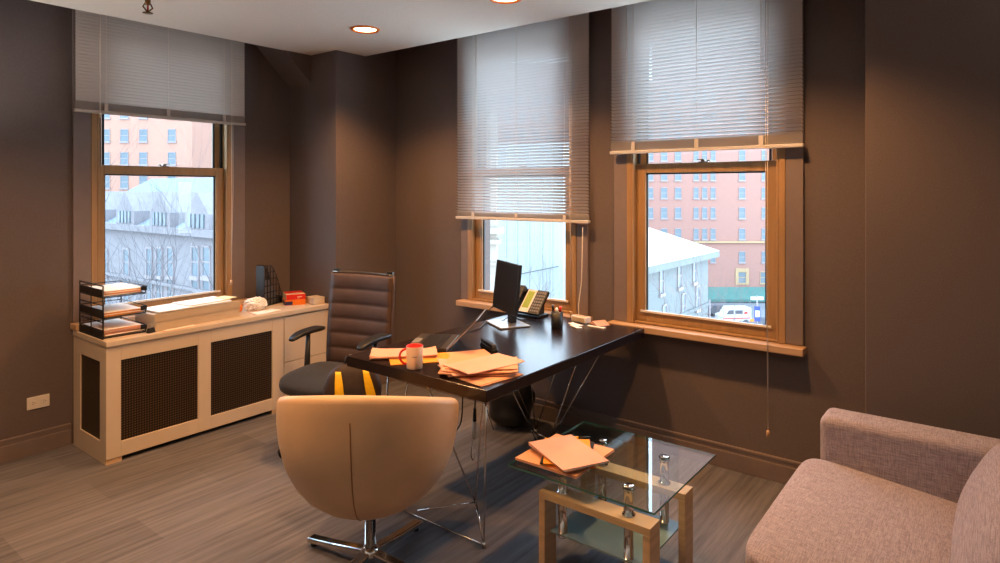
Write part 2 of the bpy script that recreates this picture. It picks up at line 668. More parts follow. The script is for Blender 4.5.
def window(n, F, u0, u1, c0, c1, s0, s1, st=.074, st0=None):
    """u0,u1 opening; c0,c1 outside edges of painted casing; s0,s1 sill ends"""
    root = bpy.data.objects.new('window_%d' % n, None)
    COL.objects.link(root)
    root.location = F((u0 + u1) / 2, 0, ZS)
    struct(root)
    L = root.location.copy()
    b = MB().m('trim_paint')
    wbox(b, F, c0, u0, -.022, 0, ZS, 2.80)
    wbox(b, F, u1, c1, -.022, 0, ZS, 2.80)
    wbox(b, F, u0, u1, -.022, 0, ZH, 2.80)
    obj('casing', b, root, bevel=.003, shift=L)
    b = MB().m('wood')
    j = .034
    wbox(b, F, u0, u0 + j, -.026, .14, ZS, ZH)
    wbox(b, F, u1 - j, u1, -.026, .14, ZS, ZH)
    wbox(b, F, u0 + j, u1 - j, -.026, .14, ZH - j, ZH)
    # stop beads
    wbox(b, F, u0 + j, u0 + j + .012, -.026, .012, ZS, ZH - j)
    wbox(b, F, u1 - j - .012, u1 - j, -.026, .012, ZS, ZH - j)
    wbox(b, F, u0 + j, u1 - j, -.015, .14, ZS, ZS + .012)
    obj('window_frame', b, root, bevel=.003, shift=L)
    # black jamb liners beside the upper sash
    b = MB().m('liner')
    wbox(b, F, u0 + j, u0 + j + .010, .058, .13, 1.72, ZH - j)
    wbox(b, F, u1 - j - .010, u1 - j, .058, .13, 1.72, ZH - j)
    obj('jamb_liner', b, root, shift=L)
    b = MB().m('wood_sill')
    wbox(b, F, s0, s1, -.092, .0, .722, .762)
    wbox(b, F, u0, u1, .0, .2, .722, .764)
    obj('sill', b, root, bevel=.005, shift=L)
    a0, a1 = u0 + j + .002, u1 - j - .002
    st0 = st0 or st
    # lower sash
    b = MB().m('wood')
    wbox(b, F, a0, a0 + st0, .014, .052, ZS + .012, 1.765)
    wbox(b, F, a1 - st, a1, .014, .052, ZS + .012, 1.765)
    wbox(b, F, a0 + st0, a1 - st, .014, .052, ZS + .012, .838)
    wbox(b, F, a0 + st0, a1 - st, .014, .052, 1.706, 1.765)
    ls = obj('lower_sash', b, root, bevel=.003, shift=L)
    b = MB().m('pane')
    g0, g1 = a0 + st0, a1 - st
    b.poly([F(g0, .034, .838), F(g1, .034, .838), F(g1, .034, 1.706), F(g0, .034, 1.706)])
    obj('glass_pane', b, ls, shift=L)
    b = MB().m('plastic_white')
    wbox(b, F, g0 - .03, g1 + .03, .002, .0135, .834, .846)
    obj('glazing_strip', b, ls, shift=L, label='bright metal strip under the glass')
    b = MB().m('liner')
    e = .009
    wbox(b, F, g0, g0 + e, .030, .042, .846, 1.706)
    wbox(b, F, g1 - e, g1, .030, .042, .846, 1.706)
    wbox(b, F, g0 + e, g1 - e, .030, .042, 1.706 - e, 1.706)
    obj('gasket', b, ls, shift=L, label='black rubber gasket round the glass')
    # upper sash further out
    b = MB().m('wood')
    s2 = .045
    wbox(b, F, a0 + .012, a0 + .012 + s2, .070, .108, 1.72, 2.66)
    wbox(b, F, a1 - .012 - s2, a1 - .012, .070, .108, 1.72, 2.66)
    wbox(b, F, a0 + .012 + s2, a1 - .012 - s2, .070, .108, 2.615, 2.66)
    wbox(b, F, a0 + .012 + s2, a1 - .012 - s2, .070, .108, 1.72, 1.755)
    us = obj('upper_sash', b, root, bevel=.003, shift=L)
    b = MB().m('pane')
    g0, g1 = a0 + .012 + s2, a1 - .012 - s2
    b.poly([F(g0, .09, 1.755), F(g1, .09, 1.755), F(g1, .09, 2.615), F(g0, .09, 2.615)])
    obj('glass_pane', b, us, shift=L)
    b = MB().m('liner')
    wbox(b, F, g0, g0 + .014, .062, .0695, 1.765, 2.615)
    wbox(b, F, g1 - .014, g1, .062, .0695, 1.765, 2.615)
    obj('gasket', b, us, shift=L, label='black rubber gasket beside the glass')
    # latch on the meeting rail
    b = MB().m('dull_chrome')
    um = (u0 + u1) / 2
    wbox(b, F, um - .03, um + .03, .020, .045, 1.765, 1.771)
    wbox(b, F, um - .012, um + .012, .022, .043, 1.771, 1.782)
    wbox(b, F, um - .008, um + .034, .018, .028, 1.780, 1.786)
    wbox(b, F, um - .042, um - .022, .024, .036, 1.771, 1.779)
    obj('sash_lock', b, root, bevel=.002, shift=L)
    return root
window(1, Lmap, WL['u0'], WL['u1'], 1.500, 2.662, 1.49, 2.68, .072, .056)
window(2, Rmap, W1['u0'], W1['u1'], 2.116, 3.234, 2.09, 3.225)
window(3, Rmap, W2['u0'], W2['u1'], 0.800, 1.925, 0.787, 1.94)

# ------------------------------------------------------------------ blinds
def blind(F, u0, u1, w, zbot, tilt, label, stack, wand_u, cords, cord_drop, name='venetian_blind', bm_='blind'):
    """w: centre distance from the wall (negative = into the room); tilt in degrees, >0 room edge low"""
    root = thing(name, label, 'window blind', F((u0 + u1) / 2, w, zbot), 0, 'venetian blinds over the windows')
    L = root.location.copy()
    ztop = 2.86
    b = MB().m(bm_)
    wbox(b, F, u0, u1, w - .020, w + .020, ztop, ztop + .035)
    obj('head_rail', b, root, bevel=.003, shift=L)
    b = MB().m(bm_)
    wbox(b, F, u0 - .003, u1 + .003, w - .014, w + .014, zbot - .010, zbot + .010)
    obj('bottom_rail', b, root, bevel=.004, shift=L)
    # slats: slightly crowned strips
    b = MB().m(bm_)
    half = .0125
    def slat(zc, t):
        ct, st = math.cos(t), math.sin(t)
        prof = []
        for k in range(4):
            s = -1 + 2 * k / 3
            cr = .0028 * (1 - s * s)
            # s=-1 room edge
            prof.append((w + s * half * ct + cr * st, zc + s * half * st + cr * ct))
        for k in range(3):
            (wa, za), (wb, zb) = prof[k], prof[k + 1]
            b.poly([F(u0 + .004, wa, za), F(u1 - .004, wa, za), F(u1 - .004, wb, zb), F(u0 + .004, wb, zb)], True)
    z = zbot + .014
    for k in range(stack):
        slat(z, R(-34))
        z += .0042
    z += .006
    zs = z
    while z < ztop - .01:
        slat(z, R(tilt))
        z += .0212
    obj('slats', b, root, shift=L)
    for cu in cords:
        for dw in (-.0145, .0145):
            b = MB().m('cord').cyl(F(cu, w + dw, zbot + .008), F(cu, w + dw, ztop), .0011, 5)
            obj('ladder_cord', b, root, shift=L)
    # bottom clips
    for cu in cords:
        b = MB().m(bm_)
        wbox(b, F, cu - .012, cu + .012, w - .016, w - .0145, zbot - .008, zs - .004)
        obj('cord_clip', b, root, shift=L)
    # tilt wand
    b = MB().m('cord')
    b.tube([F(wand_u, w - .026, ztop), F(wand_u, w - .026, ztop - .80)], .0032, 6)
    obj('tilt_wand', b, root, shift=L)
    # lift cord with tassel
    cu, zend = cord_drop
    b = MB().m('cord')
    b.tube([F(cu, w - .0245, ztop), F(cu + .003, w - .0245, 1.6), F(cu, w - .0245, zend)], .0016, 5)
    b.tube([F(cu + .012, w - .0245, ztop), F(cu + .014, w - .0245, 1.6), F(cu + .001, w - .0245, zend)], .0014, 5)
    lc = obj('lift_cord', b, root, shift=L)
    b = MB().m('wood_sill')
    b.lathe([(0, 0), (.007, 0), (.010, -.012), (.009, -.03), (.004, -.036), (0, -.036)], c=F(cu, w - .0245, zend), n=10)
    obj('tassel', b, lc, shift=L, label='small wooden tassel')
    return root
blind(Lmap, 1.488, 2.622, -.085, 2.098, -68, 'closed venetian blind, coloured dimmer, half raised over the window behind the white radiator cabinet',
      10, 1.62, [1.66, 2.05, 2.45], (2.50, .93), bm_='blind_dimmed')
blind(Rmap, 2.078, 3.232, -.070, 1.392, -41, 'venetian blind lowered furthest, over the window behind the computer monitor',
      6, 3.02, [2.26, 2.66, 3.06], (2.20, .80))
blind(Rmap, 0.790, 1.920, -.070, 1.836, -41, 'raised venetian blind over the window beside the sofa, its cord hanging to the baseboard',
      11, 1.80, [1.00, 1.36, 1.76], (0.960, .30))

# ------------------------------------------------------------------ ceiling lamps
def downlight(x, y, first=[None]):
    root = first[0]
    if root is None:
        root = thing('recessed_downlight', '', 'ceiling light', (x, y, ZC))
        b = MB().m('glow_tinted_trim')
        b.lathe([(.073, -.001), (.083, -.011), (.092, -.010), (.098, 0)], n=32)
        obj('trim_ring', b, root)
        b = MB().m('lamp_glow')
        b.lathe([(0, -.0015), (.073, -.0015)], n=32)
        obj('lamp_lens', b, root)
        lt = bpy.data.lights.new('downlight_bulb', 'SPOT')
        lt.energy = LAMP_POWER
        lt.color = LAMP_COLOR
        lt.spot_size = R(128)
        lt.spot_blend = 0.65
        lt.shadow_soft_size = 0.07
        lo = bpy.data.objects.new('bulb_light', lt)
        COL.objects.link(lo)
        lo.location = (0, 0, -.012)
        lo.parent = root
        first[0] = root
        return root
    r = copy_tree(root)
    r.location = (x, y, ZC)
    return r
# the two in view, then three unseen ones added for brightness
d = downlight(2.79, 3.31)
tag(d, 'glowing round recessed ceiling light near the corner column', 'ceiling light', 'round recessed ceiling lights')
d = downlight(2.815, 2.15)
tag(d, 'recessed ceiling light cut by the top of the picture above the desk', 'ceiling light', 'round recessed ceiling lights')
for x, y in ((2.83, 0.95), (0.9, 3.3), (0.9, 2.14)):
    d = downlight(x, y)
    tag(d, 'unseen recessed ceiling light added for brightness', 'ceiling light', 'unseen recessed ceiling lights added for brightness')

# unseen fill lights added to brighten the ceiling, modelled as floor lamps
def fill_uplighter(x, y, first=[None]):
    if first[0] is None:
        r = thing('fill_uplighter_lamp', '', 'floor lamp', (x, y, 0))
        b = MB().m('dull_chrome').lathe([(0, 0), (.15, 0), (.15, .015), (.02, .03), (0, .03)], n=28)
        obj('base', b, r)
        b = MB().m('dull_chrome').cyl((0, 0, .03), (0, 0, 1.36), .012, 12)
        obj('pole', b, r)
        b = MB().m('plastic_white').lathe([(.02, 1.35), (.08, 1.36), (.16, 1.40), (.20, 1.46), (.195, 1.46), (.155, 1.405), (.078, 1.368), (0, 1.36)], n=32)
        obj('bowl', b, r)
        lt = bpy.data.lights.new('fill_uplight_bulb', 'SPOT')
        lt.energy = FILL_UPLIGHT_POWER
        lt.color = FILL_UPLIGHT_COLOR
        lt.spot_size = R(136)
        lt.spot_blend = 0.5
        lt.shadow_soft_size = 0.10
        lo = bpy.data.objects.new('bulb_light', lt)
        COL.objects.link(lo)
        lo.location = (0, 0, 1.47)
        lo.rotation_euler = (PI, 0, 0)
        lo.parent = r
        first[0] = r
        return r
    r = copy_tree(first[0])
    r.location = (x, y, 0)
    return r
for x, y in ((0.35, 4.05), (2.5, -1.3), (-1.2, -0.9), (-1.2, 2.0)):
    tag(fill_uplighter(x, y), 'unseen uplighter added to brighten the ceiling', 'floor lamp', 'unseen uplighters added for fill light')

# sprinkler
sp = thing('ceiling_sprinkler', 'small dark metal sprinkler head hanging from the ceiling at the top of the picture', 'sprinkler', (1.585, 3.72, ZC))
sp.scale = (1.5, 1.5, 1.5)
b = MB().m('plastic_white').lathe([(0, 0), (.032, 0), (.028, -.006), (.012, -.008), (0, -.008)], n=20)
obj('escutcheon', b, sp)
b = MB().m('brass')
b.lathe([(0, -.008), (.010, -.008), (.010, -.028), (0, -.028)], n=12)
b.tube([(.010, 0, -.024), (.017, 0, -.038), (.004, 0, -.052)], .003, 6)
b.tube([(-.010, 0, -.024), (-.017, 0, -.038), (-.004, 0, -.052)], .003, 6)
b.lathe([(0, -.05), (.006, -.05), (.006, -.056), (.018, -.058), (.018, -.060), (0, -.060)], n=12)
obj('sprinkler_body', b, sp)
b = MB().m('red').lathe([(0, -.028), (.0035, -.029), (.0035, -.049), (0, -.05)], n=8)
obj('bulb', b, sp)

# wall outlet
o = thing('wall_outlet', 'white double power outlet on the left wall above the baseboard', 'outlet', (1.321, YW, .31))
b = MB().m('plastic_white').box(-.058, .058, -.006, 0, -.037, .037)
obj('cover_plate', b, o, bevel=.002)
for s in (-1, 1):
    b = MB().m('plastic_white').box(s * .028 - .016, s * .028 + .016, -.0085, -.006, -.016, .016)
    sk = obj('socket', b, o, bevel=.0015)
    b = MB().m('plastic_black')
    b.box(s * .028 - .006, s * .028 + .002, -.0095, -.0086, .005, .007)
    b.box(s * .028 - .006, s * .028 + .002, -.0095, -.0086, -.007, -.005)
    b.box(s * .028 + .007, s * .028 + .011, -.0095, -.0086, -.002, .002)
    obj('slots', b, sk)

# ------------------------------------------------------------------ radiator cabinet, drawers, worktop
CX0, CX1, CY0, CY1, ZCT = 1.50, 3.062, 4.06, 4.565, .686
XD = 2.669
def mesh_front(b, x0, x1, z0, z1, holes, y):
    # frame with openings as boards
    xs = [x0]
    for h in holes:
        xs += [h[0], h[1]]
    xs.append(x1)
    for i in range(0, len(xs), 2):
        b.box(xs[i], xs[i + 1], y, y + .018, z0, z1)
    for h in holes:
        b.box(h[0], h[1], y, y + .018, z0, h[2])
        b.box(h[0], h[1], y, y + .018, h[3], z1)
cab = thing('radiator_cabinet', 'long cream radiator cabinet with dark perforated panels under the left window', 'cabinet', (CX0, CY0, 0))
L = cab.location.copy()
b = MB().m('cabinet')
mesh_front(b, CX0, XD - .002, .03, ZCT, [(1.580, 2.040, .118, .597), (2.125, 2.574, .112, .597)], CY0)
obj('front_frame', b, cab, shift=L, bevel=.0015)
b = MB().m('cabinet')
b.box(CX0, CX0 + .018, CY0 + .018, 4.150, 0, ZCT)
b.box(CX0, CX0 + .018, 4.455, CY1 - .003, 0, ZCT)
b.box(CX0, CX0 + .018, 4.150, 4.455, 0, .122)
b.box(CX0, CX0 + .018, 4.150, 4.455, .590, ZCT)
obj('side_panel', b, cab, shift=L)
b = MB().m('mesh_panel')
b.box(1.575, 2.045, CY0 + .010, CY0 + .014, .11, .60)
obj('mesh_panel', b, cab, shift=L)
b = MB().m('mesh_panel')
b.box(2.12, 2.58, CY0 + .010, CY0 + .014, .105, .60)
obj('mesh_panel', b, cab, shift=L)
b = MB().m('mesh_panel')
b.box(CX0 + .008, CX0 + .012, 4.145, 4.46, .115, .60)
obj('mesh_panel', b, cab, shift=L)
b = MB().m('cabinet_dark')
b.box(CX0 + .03, XD - .01, CY0 + .06, CY1 - .03, .035, .64)
obj('radiator_core', b, cab, shift=L, label='dark radiator inside behind the mesh')
for xx in (1.502, 2.575):
    b = MB().m('oak').box(xx, xx + .085, CY0 + .006, CY0 + .05, 0, .03)
    obj('foot', b, cab, shift=L)
dr = thing('drawer_unit', 'cream drawer unit with two flush drawers between radiator cabinet and column', 'drawers', (XD, CY0, 0))
L = dr.location.copy()
b = MB().m('cabinet').box(XD + .001, CX1, CY0 + .02, CY1 - .003, .0, ZCT)
obj('body', b, dr, shift=L)
for z0, z1 in ((.030, .343), (.349, .676)):
    b = MB().m('cabinet').box(XD + .003, CX1 - .002, CY0, CY0 + .02, z0, z1)
    obj('drawer', b, dr, shift=L, bevel=.002)
b = MB().m('cabinet').box(CX0 - .004, 3.066, CY0 - .012, CY1, ZCT, .720)
# raised lip at the far end and up-stand behind
wt = tag(obj('worktop', b, bevel=.004), 'cream worktop running over the radiator cabinet and drawers', 'worktop')
ZT = .7202

# ------------------------------------------------------------------ paper helpers
def sheets(b, mats, w, h, z0, n, th, jitter=.01, rot=.05, curl=0.0, seed=1, cx=0, cy=0, a0=0.0):
    rnd = random.Random(seed)
    z = z0
    for k in range(n):
        b.m(mats[k % len(mats)])
        a = a0 + rnd.uniform(-rot, rot)
        dx, dy = cx + rnd.uniform(-jitter, jitter), cy + rnd.uniform(-jitter, jitter)
        ca, sa = math.cos(a), math.sin(a)
        nx, ny = 8, 6
        ph = rnd.uniform(0, 6)
        def P(i, j, top):
            u, v = i / nx - .5, j / ny - .5
            x, y = u * w, v * h
            dz = curl * (max(0, abs(u) * 2 - .55) ** 2) * (1 + .5 * math.sin(ph + 5 * v)) if curl else 0
            return Vector((dx + x * ca - y * sa, dy + x * sa + y * ca, z + dz + (th if top else 0)))
        for top in (False, True):
            g = [[b.bm.verts.new(P(i, j, top)) for j in range(ny + 1)] for i in range(nx + 1)]
            for i in range(nx):
                for j in range(ny):
                    b._f([b.bm.faces.new([g[i][j], g[i + 1][j], g[i + 1][j + 1], g[i][j + 1]])])
            if top:
                hi = g
            else:
                lo = g
        rim = [(i, 0) for i in range(nx)] + [(nx, j) for j in range(ny)] + [(i, ny) for i in range(nx, 0, -1)] + [(0, j) for j in range(ny, 0, -1)]
        for q in range(len(rim)):
            (a1, b1), (a2, b2) = rim[q], rim[(q + 1) % len(rim)]
            b._f([b.bm.faces.new([lo[a1][b1], lo[a2][b2], hi[a2][b2], hi[a1][b1]])])
        z += th + .0004
    return z

# ------------------------------------------------------------------ letter tray with its papers
LT = thing('letter_tray', 'black wire three-tier letter tray at the left end of the worktop', 'letter tray', (1.625, 4.30, ZT))
b = MB().m('plastic_black')
def wires(b, pts, r=.0035):
    for p, q in zip(pts, pts[1:]):
        b.tube([p, q], r, 6)
hx, hy = .118, .178
wires(b, [(-hx, -hy, .004), (-hx, -hy, .315), (-hx, hy, .315), (-hx, hy, .004), (-hx, -hy, .004)], .0045)
wires(b, [(-hx, -hy, .10), (-hx, hy, .10)], .003)
wires(b, [(-hx, -hy, .20), (-hx, hy, .20)], .003)
wires(b, [(-hx, 0, .004), (-hx, 0, .315)], .003)
obj('side_frame', b, LT)
b = MB().m('plastic_black')
wires(b, [(hx, hy, .004), (hx, hy, .25)], .004)
wires(b, [(-hx, hy, .004), (hx, hy, .004)], .004)
obj('rear_post', b, LT)
tray_z = (.008, .125, .245)
for zt in tray_z:
    b = MB().m('plastic_black')
    # wire floor and raised rims
    wires(b, [(-hx, -hy, zt), (hx, -hy, zt), (hx, hy, zt), (-hx, hy, zt), (-hx, -hy, zt)], .0035)
    for k in range(1, 9):
        y = -hy + 2 * hy * k / 9
        b.tube([(-hx, y, zt), (hx, y, zt)], .0016, 5)
    wires(b, [(-hx, hy, zt), (-hx, hy, zt + .045), (hx, hy, zt + .045), (hx, hy, zt)], .003)
    wires(b, [(-hx, -hy, zt + .045), (-hx, hy, zt + .045)], .003)
    b.box(-hx - .001, -hx + .001, -hy, hy, zt + .004, zt + .042)
    # right lip, ending before the front
    wires(b, [(hx, -hy, zt), (hx, -hy, zt + .045), (hx, hy, zt + .045)], .003)
    obj('tray', b, LT)
    b = MB().m('plastic_black').box(hx - .03, hx + .006, -hy - .006, -hy - .003, zt + .018, zt + .046)
    obj('tag_holder', b, LT)
cfg = [(.0115, 8, ['manila_pink', 'paper', 'manila_pink', 'manila'], .0042, 'papers and pink folders in the bottom shelf of the letter tray', 0.0),
       (.1285, 5, ['manila_yellow', 'manila', 'paper'], .0040, 'yellow folder and white papers in the middle shelf of the letter tray', .0),
       (.2485, 6, ['manila', 'paper', 'manila_pink'], .0042, 'curling white papers on the top shelf of the letter tray', .016)]
for i, (z0, n, ms, th, lb, cu) in enumerate(cfg):
    b = MB()
    z = sheets(b, ms, .215, .30, 0, n, th, .006, .04, seed=5 + i)
    sheets(b, ['paper'], .213, .30, z, 1, .003, .006, .06, curl=cu, seed=15 + i)
    o = obj('paper_stack', b)
    tag(o, lb, 'papers', 'paper stacks in the letter tray')
    place(o, (1.625, 4.295, ZT + z0))

# ------------------------------------------------------------------ long carton with papers on top
cb = thing('long_carton', 'long low tan carton on the worktop by the window, covered with white papers', 'carton', (2.075, 4.245, ZT), R(5))
b = MB().m('carton').box(-.295, .295, -.118, .118, 0, .104)
b.m('carton_grey').box(-.297, -.2955, -.116, .116, .002, .102)
obj('body', b, cb, bevel=.002)
b = MB().m('carton')
b.box(-.298, .298, -.1215, -.119, .060, .108)
obj('lid_flap', b, cb, label='tan lid edge')
b = MB()
z = sheets(b, ['paper', 'paper'], .50, .235, 0, 2, .004, .006, .02, seed=31)
sheets(b, ['carton_grey', 'paper'], .30, .20, z, 2, .003, .01, .05, seed=33, cx=.10)
o = obj('paper_spread', b)
tag(o, 'white papers lying flat on top of the long tan carton', 'papers')
place(o, (2.065, 4.252, ZT + .1085), R(5))
b = MB()
sheets(b, ['manila_yellow'], .10, .12, 0, 1, .003, seed=2)
o = obj('yellow_note', b)
o.data.materials.clear(); o.data.materials.append(mat('pale_yellow', srgb(238, 228, 170), .7, var=.03))
tag(o, 'pale yellow note on the right end of the long carton', 'note')
place(o, (2.315, 4.26, ZT + .1085 + .0158), R(12))
b = MB()
sheets(b, ['manila', 'paper'], .20, .035, 0, 2, .002, .004, .03, seed=41)
o = obj('loose_paper', b)
tag(o, 'thin tan papers lying in front of the long carton', 'papers')
place(o, (1.93, 4.08, ZT), R(5))
# binder clip beside the carton
o = thing('binder_clip', 'black binder clip standing between letter tray and long carton', 'clip', (1.765, 4.10, ZT + .0), R(20))
b = MB().m('plastic_black').prism([(-.016, 0), (.016, 0), (.004, .030), (-.004, .030)], -.022, .022, axis=0)
obj('clip_body', b, o, bevel=.001)
b = MB().m('dull_chrome')
wires(b, [(-.012, -.004, .028), (-.016, -.01, .055), (.016, -.01, .055), (.012, -.004, .028)], .0012)
obj('clip_handle', b, o)

# crumpled paper bag
def crumple(name, lab, cat, loc, s, m, seed, rz=0, amp=.35):
    rnd = random.Random(seed)
    ph = [(rnd.uniform(3, 9) , rnd.uniform(3, 9), rnd.uniform(3, 9), rnd.uniform(0, 6)) for _ in range(6)]
    def disp(p):
        n = Vector((p.x / s[0], p.y / s[1], p.z / s[2]))
        k = sum(abs(math.sin(a * n.x + bb * n.y + c_ * n.z + d_)) for a, bb, c_, d_ in ph) / 6
        f = 1 - amp + amp * k * 1.4
        return Vector((p.x * f, p.y * f, max(p.z * f, -s[2] * .999)))
    b = MB().m(m)
    b.superell((0, 0, s[2]), s, .75, 28, 16, disp=disp)
    bmesh.ops.triangulate(b.bm, faces=b.bm.faces)
    for v in b.bm.verts:
        if v.co.z < s[2] * .35:
            v.co.z = max(0, (v.co.z - s[2] * .2) * 1.2)
    for f in b.bm.faces:
        f.smooth = False
    o = obj(name, b)
    tag(o, lab, cat)
    place(o, loc, rz)
    return o
crumple('crumpled_wrapper', 'crumpled white paper wrapper on the worktop right of the long carton', 'wrapper', (2.572, 4.275, ZT), (.085, .065, .045), 'paper', 3, .3)
o = thing('tangerine', 'orange fruit peeking from behind the crumpled wrapper', 'fruit', (2.438, 4.285, ZT))
b = MB().m('orange').lathe([(0, .002), (.018, .003), (.032, .017), (.035, .032), (.030, .050), (.015, .060), (0, .059)], n=20)
obj('peel', b, o)
b = MB().m('awning_green').lathe([(0, .058), (.004, .0595), (.003, .063), (0, .063)], n=8)
obj('stem', b, o)
b = MB()
sheets(b, ['paper', 'manila_pink'], .19, .10, 0, 3, .0022, .012, .25, seed=9)
o = obj('loose_paper', b)
tag(o, 'scattered receipts lying in front of the crumpled wrapper', 'papers')
place(o, (2.56, 4.135, ZT), R(8))

# magazine file
mf = thing('magazine_file', 'black slotted plastic magazine file standing at the back of the worktop', 'magazine file', (2.765, 4.40, ZT), R(18))
def side_poly():
    pts = [(-.10, 0), (.10, 0), (.10, .055)]
    for k in range(9):
        a = k / 8
        pts.append((.10 - .145 * a, .055 + .25 * math.sin(a * PI / 2)))
    pts.append((-.10, .305))
    return pts
b = MB().m('plastic_black')
sp_ = side_poly()
# slotted side walls: outline rim plus bars
for yy in (-.036, .036):
    for p, q in zip(sp_, sp_[1:] + sp_[:1]):
        b.tube([(p[0], yy, p[1] + .002), (q[0], yy, q[1] + .002)], .0035, 6)
    for k in range(1, 6):
        x = -.10 + .2 * k / 6
        zt = .305 if x < -.045 else .055 + .25 * math.sin(min(1, (.10 - x) / .145) * PI / 2)
        b.box(x - .004, x + .004, yy - .002, yy + .002, .002, zt)
    for k in range(1, 6):
        z = .305 * k / 6
        xr = .10 if z < .055 else .10 - .145 * (math.asin(min(1, (z - .055) / .25)) / (PI / 2))
        b.box(-.10, xr, yy - .002, yy + .002, z - .004, z + .004)
obj('slotted_side', b, mf)
b = MB().m('plastic_black')
b.box(-.103, -.099, -.038, .038, .002, .305)
b.box(-.10, .10, -.038, .038, .0, .004)
b.box(.099, .103, -.038, .038, .002, .055)
obj('back_panel', b, mf)
b = MB().m('plastic_grey')
b.prism([(-.09, .006), (.085, .006), (.06, .09), (-.03, .20), (-.09, .20)], -.012, .010, axis=1)
o = obj('magazine', b)
tag(o, 'grey magazine standing inside the black magazine file', 'magazine')
place(o, (2.765, 4.40, ZT), R(18))
# boxes
bx = thing('flat_box', 'orange and navy flat box on the worktop, under the red-ended white box', 'box', (2.905, 4.285, ZT), R(-28))
b = MB().m('orange').box(-.075, .075, -.085, .085, 0, .040)
obj('body', b, bx, bevel=.0015)
b = MB().m('navy').box(-.0765, -.0752, -.083, .083, .003, .028)
b.box(-.074, -.02, -.0865, -.0852, .003, .03)
obj('printed_band', b, bx, label='navy printed band')
bx = thing('small_box', 'white box with red end on top of the orange and navy flat box', 'box', (2.905, 4.285, ZT + .0402), R(-24))
b = MB().m('mug_white').box(-.07, .07, -.08, .08, 0, .042)
obj('body', b, bx, bevel=.0015)
b = MB().m('red').box(-.0715, .0715, -.0815, -.0802, 0.001, .041)
b.box(-.068, .068, -.02, .078, .0422, .0432)
b.m('mug_white').box(.010, .045, -.0825, -.0817, .018, .024)
b.box(.010, .030, -.0825, -.0817, .010, .014)
obj('red_label', b, bx, label='red printed end')
bx = thing('wooden_block', 'small plain wooden box at the far end of the worktop by the column', 'box', (3.005, 4.155, ZT), R(-4))
b = MB().m('cabinet').box(-.048, .048, -.06, .06, 0, .044)
obj('body', b, bx, bevel=.006)
b = MB().m('cabinet').box(-.0495, .0495, -.0615, .0615, .0445, .052)
obj('lid', b, bx, bevel=.003)

# ------------------------------------------------------------------ desk
DX0, DX1, DY0, DY1, DZ = 2.07, 3.596, 1.68, 2.60, .755
DZ1 = DZ + .0003
dk = thing('desk', 'large black-brown desk on thin wire trestles standing against the window wall', 'desk', ((DX0 + DX1) / 2, (DY0 + DY1) / 2, 0))
L = dk.location.copy()
b = MB().m('desk').box(DX0, DX1, DY0, DY1, DZ - .052, DZ)
obj('desktop', b, dk, bevel=.003, shift=L)
def trestle(foot_a, junction, foot_b, tops_a, tops_j, tops_b, tie_end):
    """welded wire trestle: two feet joined by a floor rod, rods fanning up from each"""
    b = MB().m('chrome')
    b.tube([foot_a, junction], .0065, 8)
    for t in tops_a:
        b.tube([foot_a, t], .0038, 8)
    for t in tops_j:
        b.tube([junction, t], .0042, 8)
    for t in tops_b:
        b.tube([foot_b, t], .0042, 8)
    b.tube([foot_a, foot_b], .0045, 8)
    b.tube([junction, tie_end], .0040, 8)
    for f in (foot_a, foot_b):
        b.lathe([(0, -f[2]), (.010, -f[2]), (.010, .012), (0, .014)], c=f, n=10)
    for t in tops_a + tops_j + tops_b:
        b.box(t[0] - .02, t[0] + .02, t[1] - .02, t[1] + .02, t[2] - .003, t[2] + .003)
    obj('trestle', b, dk, shift=L)
zt = DZ - .055
trestle((2.193, 1.796, .012), (2.262, 1.903, .145), (2.185, 2.45, .012),
        [(2.115, 1.72, zt)], [(2.14, 1.76, zt), (2.11, 2.07, zt)], [(2.30, 2.54, zt), (2.12, 2.2, zt)],
        (2.04, 2.06, .145))
trestle((3.14, 2.11, .012), (3.20, 2.10, .10), (3.44, 2.38, .012),
        [(2.93, 1.75, zt), (2.75, 2.18, zt)], [(3.2, 1.75, zt)], [(3.10, 2.45, zt), (3.50, 2.5, zt), (3.5, 2.15, zt)],
        (3.23, 2.26, .10))

# laptop
lp = thing('laptop', 'open black and silver laptop at the far left corner of the desk', 'laptop', (2.522, 2.424, DZ1), R(30.4))
b = MB().m('laptop_deck').box(-.162, .162, -.108, .108, 0, .018)
b.m('silver').box(-.163, .163, -.1092, -.1082, .002, .017)
obj('base', b, lp, bevel=.002)
b = MB().m('plastic_black')
for r_ in range(5):
    for k in range(14):
        x = -.142 + k * .0212
        y = -.062 + r_ * .0262
        b.box(x - .0092, x + .0092, y - .011, y + .011, .0183, .0212)
obj('keyboard', b, lp, bevel=0)
b = MB().m('plastic_grey').box(-.05, .05, .070, .110, .0182, .0188)
obj('touchpad', b, lp)
# screen leaning back on the far (-y) edge
M_ = Matrix.Translation((0, -.1095, .014)) @ Matrix.Rotation(R(45), 4, 'X')
b = MB().m('silver').box(-.17, .17, -.005, 0, .0, .225, M_)
lid = obj('screen_lid', b, lp, bevel=.002, label='silver-backed screen')
b = MB().m('screen_black').box(-.163, .163, .0002, .0012, .008, .218, M_)
obj('display', b, lid)


